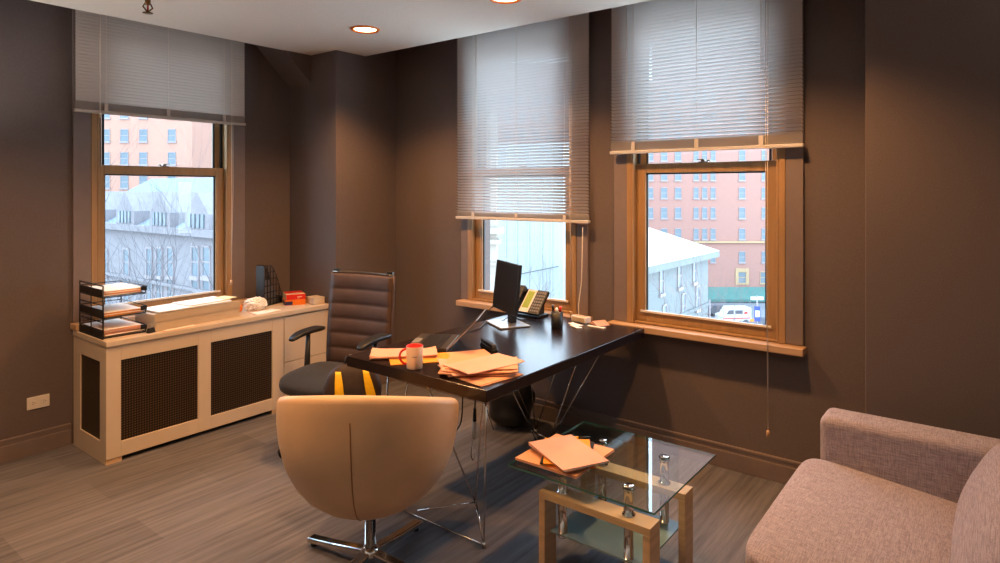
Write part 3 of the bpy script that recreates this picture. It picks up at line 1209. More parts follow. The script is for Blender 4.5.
# monitor: screen turned to the office chair
mn = thing('computer_monitor', 'black monitor on a silver foot on the desk before the window', 'monitor', (3.175, 2.41, DZ1), R(-29.4))
b = MB().m('silver').box(-.10, .10, -.125, .125, 0, .010)
obj('foot', b, mn, bevel=.003)
b = MB().m('plastic_black')
b.prism([(.012, .010), (.050, .010), (.045, .20), (.020, .20)], -.032, .032, axis=1)
obj('neck', b, mn, bevel=.003)
M_ = Matrix.Translation((0, 0, .235)) @ Matrix.Rotation(R(6), 4, 'Y')
b = MB().m('plastic_black').box(-.012, .010, -.172, .188, -.155, .155, M_)
b.box(.010, .035, -.10, .10, -.09, .09, M_)
hd = obj('housing', b, mn, bevel=.004)
b = MB().m('screen_black').box(-.0135, -.0125, -.160, .176, -.138, .143, M_)
obj('display', b, mn)

# telephone, its face tilted up towards the room
ph = thing('desk_phone', 'office telephone with yellow-green screen beside the monitor, tilted up by the window', 'telephone', (3.43, 2.455, DZ1), R(-92))
M_ = Matrix.Translation((0, 0, .018)) @ Matrix.Rotation(R(48), 4, 'X')
b = MB().m('plastic_black').box(-.115, .115, .0, .185, 0, .022, M_)
obj('body', b, ph, bevel=.004)
b = MB().m('plastic_white').box(-.045, .030, .004, .180, .0222, .027, M_)
obj('screen_surround', b, ph, bevel=.002)
b = MB().m('phone_screen').box(-.034, .018, .035, .165, .0272, .0285, M_)
obj('display', b, ph)
b = MB().m('plastic_grey')
for r_ in range(7):
    for k in range(4):
        x, y = .044 + k * .0185, .022 + r_ * .0235
        b.box(x - .006, x + .006, y - .007, y + .007, .0222, .0255, M_)
obj('keypad', b, ph)
b = MB().m('plastic_black')
b.box(-.106, -.062, .005, .19, .040, .056, M_)
b.box(-.108, -.060, .005, .05, .0225, .042, M_)
b.box(-.108, -.060, .145, .19, .0225, .042, M_)
obj('handset', b, ph, bevel=.006)
b = MB().m('plastic_black')
b.box(-.10, .10, 0, .125, 0, .016)
b.prism([(.07, .016), (.12, .016), (.125, .11), (.10, .11)], -.07, .07, axis=0)
obj('stand', b, ph, bevel=.003)

# pen cup and pens
PC = (3.275, 2.105)
pc = thing('pen_cup', 'round black pen cup on the desk below the window', 'pen cup', (PC[0], PC[1], DZ1))
b = MB().m('plastic_black')
b.lathe([(0, .0), (.034, .0), (.036, .004), (.036, .098), (.033, .098), (.033, .006), (0, .006)], n=28)
obj('cup', b, pc)
for i, (dx, dy, m_, lb, h_) in enumerate(((.012, -.010, 'red', 'red marker standing in the black pen cup', .125),
                                  (-.010, -.004, 'plastic_white', 'white-capped marker standing in the black pen cup', .120),
                                  (-.012, .014, 'plastic_black', 'black pen leaning in the black pen cup', .135))):
    p = thing('marker_pen', lb, 'pen', (PC[0] + dx, PC[1] + dy, DZ1 + .0065))
    b = MB().m('plastic_white' if i < 2 else 'plastic_black').cyl((0, 0, 0), (dx * .3, dy * .3, h_ - .035), .006, 12)
    obj('barrel', b, p)
    b = MB().m(m_).tube([(dx * .3, dy * .3, h_ - .034), (dx * .42, dy * .42, h_)], .0075, 12)
    obj('cap', b, p)

# small adapter, leaflet and white strips
o = thing('power_adapter', 'beige boxy adapter on the desk right of the pen cup', 'adapter', (3.52, 2.08, DZ1), R(-12))
b = MB().m('plastic_white').box(-.028, .028, -.062, .062, .0, .040)
obj('body', b, o, bevel=.006)
b = MB().m('carton').box(-.0285, -.0281, -.052, .052, .008, .032)
b.box(-.02, .02, -.05, .05, .0401, .0408)
obj('label_plate', b, o)
b = MB().m('plastic_white').tube([(.01, .03, .035), (.03, .05, .10), (.07, .06, .25), (.075, .055, .60)], .0022, 6)
obj('adapter_cord', b, o)
b = MB().m('manila_pink')
b.prism([(-.05, 0), (.05, 0), (.012, .022), (.008, .022), (-.046, .002)], -.045, .045, axis=1)
o = obj('folded_leaflet', b)
tag(o, 'folded pinkish leaflet standing on the desk behind the white strips', 'leaflet')
place(o, (3.535, 1.955, DZ1), R(60))
for k, (x, y, a, l, w_) in enumerate(((3.44, 1.925, 88, .12, .022), (3.37, 2.03, 60, .10, .030))):
    b = MB().m('paper').box(-l / 2, l / 2, -w_ / 2, w_ / 2, 0, .006)
    b.box(-l / 2, -l / 2 + .02, -w_ / 2 - .004, w_ / 2 + .004, 0.0, .007)
    o = obj('white_strip', b, bevel=.002)
    tag(o, ('longer white plastic strip lying nearest the right end of the desk', 'shorter white paper strip lying near the pen cup')[k], 'strip', 'white strips on the desk')
    place(o, (x, y, DZ1), R(a))
b = MB()
sheets(b, ['paper'], .10, .04, 0, 1, .003, curl=.01, seed=77)
o = obj('crumpled_note', b)
tag(o, 'small curled paper note between the adapter and the white strips', 'note')
place(o, (3.425, 2.07, DZ1), R(70))

# desk papers
def paper_pile(name, lab, cat, mats, w, h, n, th, loc, rz, jit=.01, rot=.05, curl=0, seed=1, grp=None):
    b = MB()
    sheets(b, mats, w, h, 0, n, th, jit, rot, curl, seed)
    o = obj(name, b)
    tag(o, lab, cat, grp)
    place(o, loc, R(rz))
    return o
paper_pile('yellow_envelope', 'bright yellow envelope under the pink papers behind the mug', 'envelope', ['manila_yellow'], .31, .17, 1, .003, (2.262, 2.262, DZ1), -37, seed=3)
paper_pile('paper_stack', 'curled pink papers lying behind the red-handled mug on the desk', 'papers', ['manila_pink', 'manila_pink', 'manila_pink'], .33, .165, 4, .003, (2.262, 2.375, DZ1 + .0036), -43, .008, .08, .022, 4, 'paper piles on the desk')
paper_pile('paper_stack', 'small flat orange-tan papers beside the laptop and stapler', 'papers', ['manila', 'manila'], .205, .15, 2, .002, (2.465, 2.115, DZ1), -30, .004, .05, .0, 6, 'paper piles on the desk')
paper_pile('manila_envelope', 'flat manila envelope at the near corner of the desk under the messy pile', 'envelope', ['manila'], .26, .17, 2, .0025, (2.235, 1.800, DZ1), -8, .004, .03, .0, 8)
paper_pile('paper_stack', 'messy fanned pile of pink-tan folders at the near corner of the desk', 'papers', ['manila_pink', 'manila', 'manila_pink', 'manila_pink', 'manila'], (.33), .20, 8, .0036, (2.275, 1.905, DZ1 + .0062), -34, .030, .38, .018, 12, 'paper piles on the desk')
o = thing('stapler', 'slim black stapler on the desk between small papers and monitor', 'stapler', (2.635, 2.125, DZ1), R(62))
b = MB().m('plastic_black').box(-.085, .085, -.018, .018, 0, .010)
obj('base', b, o, bevel=.003)
b = MB().m('plastic_black').prism([(-.08, .012), (.085, .024), (.085, .036), (-.07, .034)], -.014, .014, axis=1)
obj('upper_arm', b, o, bevel=.004)
b = MB().m('silver').box(-.06, .086, -.009, .009, .0105, .019)
obj('staple_channel', b, o)

# mug
mg = thing('coffee_mug', 'white mug with a red inside and red handle on the left edge of the desk', 'mug', (2.125, 2.165, DZ1), R(0))
b = MB().m('mug_white')
b.lathe([(0, 0), (.034, 0), (.038, .004), (.0405, .102), (.0405, .106)], n=36)
obj('cup', b, mg)
b = MB().m('red')
b.lathe([(.0405, .106), (.0385, .108), (.0365, .106), (.034, .008), (0, .008)], n=36)
obj('inside', b, mg, label='red glazed inside and rim')
b = MB().m('red')
hd = Vector((-.614, .789, 0)).normalized()
pts = []
for k in range(11):
    a = -PI / 2 + PI * k / 10
    pts.append(hd * (.037 + .034 * math.cos(a)) + Vector((0, 0, .056 + .036 * math.sin(a))))
b.tube(pts, .0055, 10)
obj('handle', b, mg)
b = MB().m('silver')
for k in range(5):
    a = math.atan2(-.7, -.7) + (k - 2) * .12
    b.cbox((math.cos(a) * .0405, math.sin(a) * .0405, .062), (.003, .003, .004 + .002 * (k % 2)))
obj('printed_mark', b, mg)

# cables
def cable(name, lab, pts, r, m='plastic_black', grp=None):
    # smooth the polyline with Catmull-Rom
    P = [Vector(p) for p in pts]
    P = [P[0]] + P + [P[-1]]
    out = []
    for i in range(1, len(P) - 2):
        for k in range(6):
            t = k / 6
            a, b_, c_, d_ = P[i - 1], P[i], P[i + 1], P[i + 2]
            out.append(.5 * ((2 * b_) + (c_ - a) * t + (2 * a - 5 * b_ + 4 * c_ - d_) * t * t + (3 * b_ - a - 3 * c_ + d_) * t ** 3))
    out.append(P[-2])
    b = MB().m(m).tube(out, r, 7)
    o = obj(name, b)
    tag(o, lab, 'cable', grp)
    return o
zc = DZ1 + .004
cable('monitor_cable', 'black cable curling over the desk from the monitor to the laptop', [(3.22, 2.41, DZ + .15), (3.24, 2.46, zc + .02), (3.10, 2.52, zc), (2.95, 2.46, zc), (2.78, 2.46, zc), (2.72, 2.47, zc)], .003)
cable('monitor_cable', 'black cable dropping from the monitor over the back edge of the desk', [(3.24, 2.43, DZ + .16), (3.22, 2.56, DZ + .09), (3.18, 2.605, DZ + .005), (3.17, 2.612, DZ - .15), (3.2, 2.64, .30), (3.3, 2.62, .006)], .003)
o = thing('hanging_plug', 'black and white cable plug hanging under the near end of the desk', 'plug', (2.47, 2.10, .218))
b = MB().m('plastic_black').tube([(.02, 0, .26), (.024, 0, .32), (.04, .02, .40), (.05, .03, DZ - .053 - .218)], .0035, 8)
obj('upper_cord', b, o)
b = MB().m('plastic_black').tube([(.018, 0, .195), (.020, 0, .262)], [.010, .008], 10)
obj('plug_body', b, o)
b = MB().m('plastic_white').tube([(.010, 0, .11), (.017, 0, .196)], [.009, .012], 10)
obj('white_plug', b, o)
b = MB().m('plastic_white').tube([(.010, 0, .112), (-.006, 0, .06), (-.008, 0, .02), (.006, .0, .0), (.022, 0, .012), (.020, 0, .05)], .0035, 8)
obj('white_cord', b, o)
cable('loose_cable', 'thin black cord sagging below the desk behind the cream tub chair', [(2.74, 2.41, DZ - .056), (2.735, 2.40, .50), (2.73, 2.40, .30), (2.70, 2.42, .22), (2.60, 2.46, .12), (2.40, 2.54, .012), (2.2, 2.66, .006)], .004)

# bag under the desk
def sack_disp(p):
    n = p
    f = 1 + .10 * math.sin(14 * n.x + 9 * n.z) + .08 * math.sin(17 * n.y - 12 * n.z) + .05 * math.sin(40 * n.z + 11 * n.x)
    return Vector((p.x * f, p.y * f, p.z * (1 + .05 * math.sin(20 * p.x))))
fb = thing('plastic_bag', 'crumpled glossy black bag on the floor under the far end of the desk', 'bag', (3.43, 2.58, 0), R(10))
b = MB().m('black_bag').superell((0, 0, .165), (.13, .15, .163), .7, 40, 24, disp=sack_disp)
for v in b.bm.verts:
    v.co.z = max(v.co.z, .002)
obj('bag_body', b, fb)
b = MB().m('black_bag').superell((0, .01, .35), (.05, .03, .045), .8, 16, 10)
obj('knotted_top', b, fb)

# ------------------------------------------------------------------ office chair
oc = thing('office_chair', 'black task chair with tall ribbed brown back pushed to the desk', 'office chair', (2.465, 3.245, 0), R(-77.3))
b = MB().m('chair_mesh')
b.superell((0, -.01, .425), (.255, .25, .042), .5, 44, 14, disp=lambda p: Vector((p.x, p.y, p.z + .02 * (p.x / .25) ** 2 - .025 * max(0, -p.y / .25) ** 2)))
obj('seat', b, oc)
b = MB().m('plastic_black').box(-.17, .17, -.16, .18, .355, .382)
b.box(-.06, .06, -.08, .08, .32, .36)
b.box(-.04, .04, .15, .30, .35, .38)
obj('seat_pan', b, oc, bevel=.01)
# reclined back, rails and ribbed padding
def back_pt(s, z, off=0.0):
    """s -1..1 across, z height; off forwards of the rail plane"""
    t = max(0.0, (z - .46) / .62)
    y = .262 + .055 * t ** 1.3 + .03 * (1 - s * s)
    hw = .243 + .006 * math.sin(PI * min(1, max(0, 1 - t)) * .8)
    return Vector((s * hw, y - off, z))
b = MB().m('brown_leather')
nr, z0, z1 = 6, .45, 1.035
def fr(u, v):
    s = -1 + 2 * u
    z = z0 + (z1 - z0) * v
    q = abs(math.sin(PI * v * nr)) ** .45
    return back_pt(s, z, .016 + .011 * q * (1 - abs(s) ** 8))
def bk(u, v):
    s = -1 + 2 * u
    z = z0 + (z1 - z0) * v
    return back_pt(s, z, -.006)
b.grid(fr, 16, 60)
b.grid(bk, 16, 60)
for s_ in (0.0, 1.0):
    b.grid(lambda u, v: fr(s_, v).lerp(bk(s_, v), u), 1, 60)
for v_ in (0.0, 1.0):
    b.grid(lambda u, v: fr(u, v_).lerp(bk(u, v_), v), 16, 1)
obj('backrest', b, oc, merge=True)
for s in (-1, 1):
    b = MB().m('brown_leather').tube([back_pt(s, .44 + .060 * k, 0) + Vector((s * .006, 0, 0)) for k in range(11)], .009, 10)
    obj('side_rail', b, oc)
b = MB().m('dull_chrome').tube([back_pt(-1 + .25 * k, 1.045, .0) for k in range(9)], .008, 10)
tb = obj('top_bar', b, oc, label='metal bar across the top of the back')
for s in (-1, 1):
    b = MB().m('plastic_black').box(-.022, .022, -.012, .012, -.006, .008, Matrix.Translation(back_pt(s * .9, 1.058, .0)))
    obj('end_cap', b, tb, bevel=.003)
b = MB().m('plastic_black').tube([(0, .20, .365), (0, .32, .37), (0, .335, .45), (0, .345, .58)], [.022, .024, .022, .016], 12)
obj('back_bracket', b, oc)
for s in (-1, 1):
    h_ = 0.0
    b = MB().m('plastic_black')
    b.tube([(s * .17, .07, .37), (s * .255, .07, .38), (s * (.265 if s < 0 else .265), .08, .45), (s * (.265 if s < 0 else .265), .09, .665 + h_)], [.016, .018, .020, .014], 12)
    obj('arm_post', b, oc)
    b = MB().m('plastic_black').superell((s * (.265 if s < 0 else .265), .075, .682 + h_), (.042, .145, .014), .45, 32, 10,
                                          disp=lambda p: Vector((p.x * (1 + .25 * (p.y / .12)), p.y, p.z - .02 * max(0, -p.y / .12) ** 2)))
    obj('armrest', b, oc)
b = MB().m('plastic_black').cyl((0, 0, .09), (0, 0, .33), .026, 18)
obj('gas_column', b, oc)
b = MB().m('plastic_black').lathe([(0, .07), (.045, .07), (.042, .12), (0, .125)], n=20)
obj('base_hub', b, oc)
for k in range(5):
    a = 2 * PI * k / 5 + .3
    d_ = Vector((math.cos(a), math.sin(a), 0))
    b = MB().m('plastic_black').tube([d_ * .03 + Vector((0, 0, .095)), d_ * .17 + Vector((0, 0, .085)), d_ * .29 + Vector((0, 0, .066))], [.022, .018, .013], 10)
    lg = obj('leg', b, oc)
    b = MB().m('plastic_black')
    w_ = Vector((-d_.y, d_.x, 0))
    c_ = d_ * .29 + Vector((0, 0, .026))
    for s in (-1, 1):
        b.cyl(c_ + w_ * s * .006, c_ + w_ * s * .022, .0255, 18)
    b.cyl(c_, c_ + Vector((0, 0, .042)), .006, 8)
    obj('caster', b, lg)

# backpack standing on the floor between chair seat and desk, its front towards the room
bpk = thing('backpack', 'dark backpack with two yellow front stripes standing between office chair and desk', 'backpack', (2.285, 2.818, 0), R(-38))
def bp_w(z):
    t = z / .63
    return .175 * (1 - .10 * t) * max(0.02, 1 - max(0, (t - .72) / .28) ** 2.4) ** .5
def bp_d(z):
    t = z / .63
    return .095 * (1 - .25 * t) * max(0.02, 1 - max(0, (t - .70) / .30) ** 2.2) ** .5
b = MB().m('backpack')
def bp_fn(u, v):
    a = 2 * PI * u
    z = .004 + .624 * v
    ca, sa = math.cos(a), math.sin(a)
    k = .55
    x = bp_w(z) * math.copysign(abs(ca) ** k, ca)
    y = bp_d(z) * math.copysign(abs(sa) ** k, sa)
    f = 1 + .02 * math.sin(30 * z + 4 * ca) + .015 * math.sin(55 * z)
    return Vector((x * f, y * f + .05 * (z / .63), z))
g_b = b.grid(bp_fn, 48, 30, wrap=True)
b._f([b.bm.faces.new([r_[0] for r_ in g_b])]); b._f([b.bm.faces.new([r_[-1] for r_ in g_b])])
obj('pack_body', b, bpk)
b = MB().m('backpack').superell((0, -.075, .20), (.12, .035, .13), .5, 30, 14)
obj('front_pocket', b, bpk)
for x0, x1, sgn in ((-.078, -.060, -1), (.070, .135, 1)):
    b = MB().m('yellow')
    def st(u, v, x0=x0, x1=x1):
        z = .592 - .29 * v
        wd = .006 + .019 * math.sin(PI * min(1, .15 + v * .7))
        x = x0 + (x1 - x0) * v + (u - .5) * 2 * wd
        q = min(.97, abs(x) / bp_w(z))
        y = -bp_d(z) * (1 - q ** (2 / .55)) ** (.55 / 2) + .05 * (z / .63)
        return Vector((x, y - .010, z))
    b.grid(st, 6, 20)
    obj('front_stripe', b, bpk, solid=.005, label='yellow stripe')
b = MB().m('plastic_black').tube([(-.04, .05, .612), (-.03, .05, .655), (.03, .05, .655), (.04, .05, .612)], .009, 8)
obj('top_handle', b, bpk)
b = MB().m('plastic_grey').box(-.024, .024, .325, .333, .470, .492, Matrix.Identity(4))
o = obj('lumbar_buckle', b, oc, label='grey buckle at the foot of the back')
o.location = (.01, -.135, .04)

# ------------------------------------------------------------------ tub chair
tc_ = thing('tub_chair', 'cream leather tub chair seen from behind, on a chrome star base', 'armchair', (1.79, 2.092, 0), R(-53))
PROF = [(.250, .03), (.256, .090), (.275, .155), (.305, .212), (.35, .268), (.41, .314), (.49, .350), (.58, .370), (.66, .377), (.76, .375), (.90, .366)]
def rad(z):
    for (za, ra), (zb, rb) in zip(PROF, PROF[1:]):
        if z <= zb:
            t = max(0, (z - za) / (zb - za))
            return ra + (rb - ra) * t
    return PROF[-1][1]
def smooth01(t):
    t = max(0, min(1, t))
    return t * t * (3 - 2 * t)
def rim(a):
    """a: angle from the back, 0..pi"""
    d_ = abs(a)
    z = .837 - .118 * (1 - math.cos(min(d_, R(100)))) - .05 * smooth01((d_ - R(85)) / R(50))
    z -= (z - .45) * smooth01((d_ - R(128)) / R(26))
    return z
b = MB().m('cream_leather')
NU, NO, NI = 96, 18, 14
rows = []
for i in range(NU):
    a = -PI + 2 * PI * i / NU
    zr = rim(a)
    col = []
    dirv = Vector((math.sin(a), -math.cos(a), 0))
    for k in range(NO + 1):
        t = k / NO
        z = .250 + (zr - .026 - .250) * (t ** 1.5)
        r_ = rad(z) if k else .03
        col.append(dirv * r_ + Vector((0, 0, z)))
    ro = rad(zr - .026)
    for k in range(1, 6):                      # rolled rim
        q = PI * k / 6
        col.append(dirv * (ro - .028 + .028 * math.cos(q)) + Vector((0, 0, zr - .026 + .026 * math.sin(q))))
    for k in range(NI + 1):
        t = k / NI
        z = (zr - .026) + (.36 - (zr - .026)) * t
        col.append(dirv * max(.05, rad(z) - .056) + Vector((0, 0, z)))
    col.append(Vector((0, 0, .36)) + dirv * .02)
    rows.append(col)
vv = [[b.bm.verts.new(p) for p in col] for col in rows]
for i in range(NU):
    for k in range(len(vv[0]) - 1):
        b._f([b.bm.faces.new([vv[i][k], vv[(i + 1) % NU][k], vv[(i + 1) % NU][k + 1], vv[i][k + 1]])], True)
b._f([b.bm.faces.new([c_[0] for c_ in vv])])
b._f([b.bm.faces.new([c_[-1] for c_ in vv])])
obj('shell', b, tc_)
mat('seam_thread', srgb(150, 104, 66), 0.7, var=.05)
b = MB().m('seam_thread')
pts = []
for k in range(24):
    z = .256 + (.745 - .256) * k / 23
    pts.append(Vector((.012 * math.sin(k / 23 * 2.4), -(rad(z) + .0005), z)))
b.tube(pts, .0022, 6)
obj('back_seam', b, tc_, label='stitched centre seam')
b = MB().m('cream_leather').superell((0, .03, .43), (.235, .245, .052), .6, 44, 14)
obj('seat_cushion', b, tc_)
b = MB().m('chrome').lathe([(.036, .251), (.036, .242), (.024, .240), (.024, .075), (0, .075)], n=28)
obj('pedestal_post', b, tc_)
b = MB().m('chrome').lathe([(0, .030), (.040, .030), (.044, .055), (.036, .078), (.0216, .086)], n=28)
obj('base_hub', b, tc_)
for k in range(4):
    a = R(99 + 53 + 90 * k)
    M_ = Matrix.Rotation(a, 4, 'Z')
    b = MB().m('chrome')
    b.prism([(.02, .036), (.02, .074), (.20, .052), (.345, .040), (.354, .024), (.345, .016), (.20, .026)], -.022, .022, axis=1, M=M_)
    lg = obj('leg', b, tc_, bevel=.006)
    b = MB().m('plastic_black').lathe([(0, 0), (.014, 0), (.014, .016), (0, .016)], c=(.325, 0, 0), n=14, M=M_)
    obj('foot_glide', b, lg)

# ------------------------------------------------------------------ coffee table
GT = .452
ct = thing('coffee_table', 'small glass-topped coffee table on two light wooden arches with chrome posts', 'coffee table', (2.43, 1.27, 0))
L = ct.location.copy()
b = MB().m('table_glass').box(2.115, 2.745, .950, 1.605, GT - .008, GT)
b.m('glass_edge')
o = obj('glass_top', b, ct, shift=L)
o.data.materials.append(MATS['glass_edge'])
for p in o.data.polygons:
    if abs(p.normal.z) < .5:
        p.material_index = len(o.data.materials) - 1
fx = ((2.200, 2.290), (2.540, 2.628))
fy0, fy1, ft, fz = 1.005, 1.505, .030, .340
for x0, x1 in fx:
    b = MB().m('oak')
    b.box(x0, x1, fy0, fy1, fz - ft, fz)
    b.box(x0, x1, fy0, fy0 + ft, 0, fz - ft)
    b.box(x0, x1, fy1 - ft, fy1, 0, fz - ft)
    obj('wooden_arch', b, ct, shift=L, bevel=.002)
b = MB().m('table_glass').box(2.225, 2.62, fy0 + ft + .012, fy1 - ft - .012, .168, .175)
o = obj('lower_shelf', b, ct, shift=L, label='frosted glass lower shelf')
o.data.materials.clear(); o.data.materials.append(MATS['frosted_glass'])
for x in (2.246, 2.584):
    for y in (1.115, 1.415):
        b = MB().m('chrome')
        b.lathe([(0, .158), (.022, .158), (.022, .166), (.019, .166), (.019, fz - ft)], c=(x, y, 0), n=24)
        b.lathe([(.026, fz), (.026, fz + .006), (.019, fz + .008), (.019, GT - .012), (.024, GT - .010), (.024, GT - .0085), (0, GT - .0085)], c=(x, y, 0), n=24)
        b.lathe([(0, GT + .006), (.018, GT + .006), (.024, GT + .0005), (0, GT + .0005)], c=(x, y, 0), n=24)
        obj('chrome_post', b, ct, shift=L)
ZG = GT + .0008
paper_pile('magazine', 'pink-orange magazine at the bottom of the pile on the glass coffee table', 'magazine', ['manila_pink', 'manila'], .33, .295, 2, .005, (2.32, 1.447, GT + .0068), 3, .004, .06, 0, 21)
paper_pile('magazine', 'orange and black printed magazine in the middle of the coffee table pile', 'magazine', ['orange', 'black_bag', 'manila_yellow'], .27, .20, 3, .004, (2.325, 1.435, GT + .0186), 28, .006, .10, 0, 22)
paper_pile('manila_folder', 'large pink-tan folder on top of the pile on the coffee table', 'folder', ['manila_pink', 'paper', 'manila_pink'], .305, .215, 3, .0032, (2.293, 1.42, GT + .033), 63, .003, .03, 0, 24)
o = thing('yellow_pen', 'yellow and black pen sticking out behind the top folder on the coffee table', 'pen', (2.475, 1.50, GT + .0188), R(-50))
b = MB().m('yellow').cyl((-.075, 0, .006), (.02, 0, .006), .006, 12)
obj('barrel', b, o)
b = MB().m('plastic_black').tube([(.02, 0, .006), (.075, 0, .006)], [.0065, .005], 12)
obj('cap', b, o)

# ------------------------------------------------------------------ sofa
sf = thing('sofa', 'mauve-grey woven fabric sofa cut off by the right edge of the picture', 'sofa', (2.08, .10, 0))
L = sf.location.copy()
b = MB().m('sofa').box(1.10, 3.06, -.42, .585, .07, .225)
obj('base', b, sf, shift=L, bevel=.02, seg=3)
for x0, x1 in ((3.062, 3.245), (.915, 1.098)):
    b = MB().m('sofa').box(x0, x1, -.42, .605, .10, .608)
    obj('armrest', b, sf, shift=L, bevel=.035, seg=5)
b = MB().m('sofa').box(1.10, 3.06, -.42, -.20, .10, .70)
obj('backrest', b, sf, shift=L, bevel=.04, seg=4)
def pill(x0, x1, y0, y1, z0, z1, e, crown=0.0, M=None):
    b = MB().m('sofa')
    s = ((x1 - x0) / 2, (y1 - y0) / 2, (z1 - z0) / 2)
    c_ = ((x0 + x1) / 2, (y0 + y1) / 2, (z0 + z1) / 2)
    def dsp(p):
        k = (1 - (p.x / s[0]) ** 2) * (1 - (p.y / s[1]) ** 2)
        return Vector((p.x, p.y, p.z + (crown * k if p.z > 0 else 0) + .105 * (p.y - s[1])))
    b.superell(c_, s, e, 72, 36, disp=dsp, M=M)
    return b
for x0, x1 in ((2.082, 3.060), (1.10, 2.078)):
    obj('seat_cushion', pill(x0, x1, -.16, .655, .285, .445, .20, .018), sf, shift=L)
for x0, x1 in ((2.082, 3.055), (1.10, 2.078)):
    M_ = Matrix.Translation(((x0 + x1) / 2, .020, .385)) @ Matrix.Rotation(R(24), 4, 'X')
    b = MB().m('sofa')
    def dsp(p):
        k = max(0, (1 - (p.x / .487) ** 2)) * max(0, (1 - ((p.z) / .18) ** 2))
        return Vector((p.x * (1 - .03 * (p.z / .2)), p.y * (1 + .35 * k), p.z))
    b.superell((0, 0, .150), (.484, .095, .165), .40, 72, 36, disp=dsp, M=M_)
    obj('back_cushion', b, sf, shift=L)
for x in (.98, 3.18):
    for y in (-.36, .54):
        b = MB().m('plastic_black').lathe([(0, 0), (.018, 0), (.024, .08), (0, .08)], c=(x, y, 0), n=14)
        obj('leg', b, sf, shift=L)

# ------------------------------------------------------------------ city outside the windows
class Facade:
    """a block whose street front runs from picture column xa at depth da to xb at depth db"""
    def __init__(self, name, label, cat, xa, da, xb, db, depth, z0, z1, m, group=None):
        A = far(xa, HOR, da); B = far(xb, HOR, db)
        A.z = B.z = 0
        self.A = A
        self.d = (B - A)
        self.len = self.d.length
        self.d.normalize()
        self.n = Vector((-self.d.y, self.d.x, 0))
        if self.n.dot(A) < 0:
            self.n = -self.n
        ang = math.atan2(self.d.y, self.d.x)
        self.root = thing(name, label, cat, (A.x, A.y, z0), ang, group)
        self.z0 = z0
        self.side = 1 if Vector((-math.sin(ang), math.cos(ang), 0)).dot(A) > 0 else -1
        s = self.side
        y0, y1 = sorted((0, s * depth))
        self.wall = obj('wall', MB().m(m).box(0, self.len, y0, y1, 0, z1 - z0), self.root)
    def uv(self, px, py):
        r = FWD + (px - 500) / FPX * RGT
        # t*r = A + u*d
        det = r.x * (-self.d.y) + r.y * self.d.x
        t = (self.A.x * (-self.d.y) + self.A.y * self.d.x) / det
        p = t * r
        u = (p - self.A).dot(self.d)
        return u, EYE - (py - HOR) / FPX * t - self.z0
    def box(self, b, u0, u1, z0, z1, out=.15, inn=.05):
        y0, y1 = sorted((-self.side * out, self.side * inn))
        b.box(u0, u1, y0, y1, z0, z1)
    def window(self, px, py, w, h, glass='city_glass', frame='city_frame', proto={}):
        key = (w, h, glass, frame, self.side)
        u, z = self.uv(px, py)
        if key not in proto:
            b = MB().m(frame)
            s = -self.side
            def bb(x0, x1, z0, z1, o0, o1):
                y0, y1 = sorted((s * o0, s * o1))
                b.box(x0, x1, y0, y1, z0, z1)
            bb(-w / 2 - .12, w / 2 + .12, -h / 2 - .22, -h / 2, 0, .16)
            bb(-w / 2 - .05, -w / 2, -h / 2, h / 2, 0, .08)
            bb(w / 2, w / 2 + .05, -h / 2, h / 2, 0, .08)
            bb(-w / 2, w / 2, h / 2, h / 2 + .10, 0, .10)
            bb(-w / 2, w / 2, -.04, .04, 0.03, .07)
            b.m(glass)
            bb(-w / 2, w / 2, -h / 2, h / 2, 0.01, .03)
            o = obj('window', b, self.root)
            proto[key] = o
        else:
            o = proto[key].copy()
            COL.objects.link(o)
            o.parent = self.root
        o.location = (u, 0, z)
        return o
ZST = -14.0
g_ = tag(obj('street', MB().m('street').box(-60, 260, 8, 260, ZST - 1, ZST)), 'grey city street far below the windows', 'street')
g_['kind'] = 'structure'
e_ = MB().m('stone_tan')
# orange tower seen through the upper part of window 1
T1 = Facade('apartment_tower', 'orange brick tower with small windows seen through the left window', 'building', 40, 80, 192, 80, 16, ZST, 24, 'brick_orange')
for py in (43, 66, 89, 112, 135.5, 158.5, 182):
    for px in (60, 82, 106, 124.5, 143.5, 172):
        T1.window(px, py, .92, 1.45)
T1b = Facade('office_block', 'pale office block with bands beside the orange tower', 'building', 191, 100, 240, 100, 20, ZST, 20, 'stone_white')
b = MB().m('city_glass')
for k in range(8):
    z = 18 + k * 3.4 - 2
    T1b.box(b, .5, T1b.len - .5, z - 14, z - 12.6, .1)
obj('window_band', b, T1b.root)
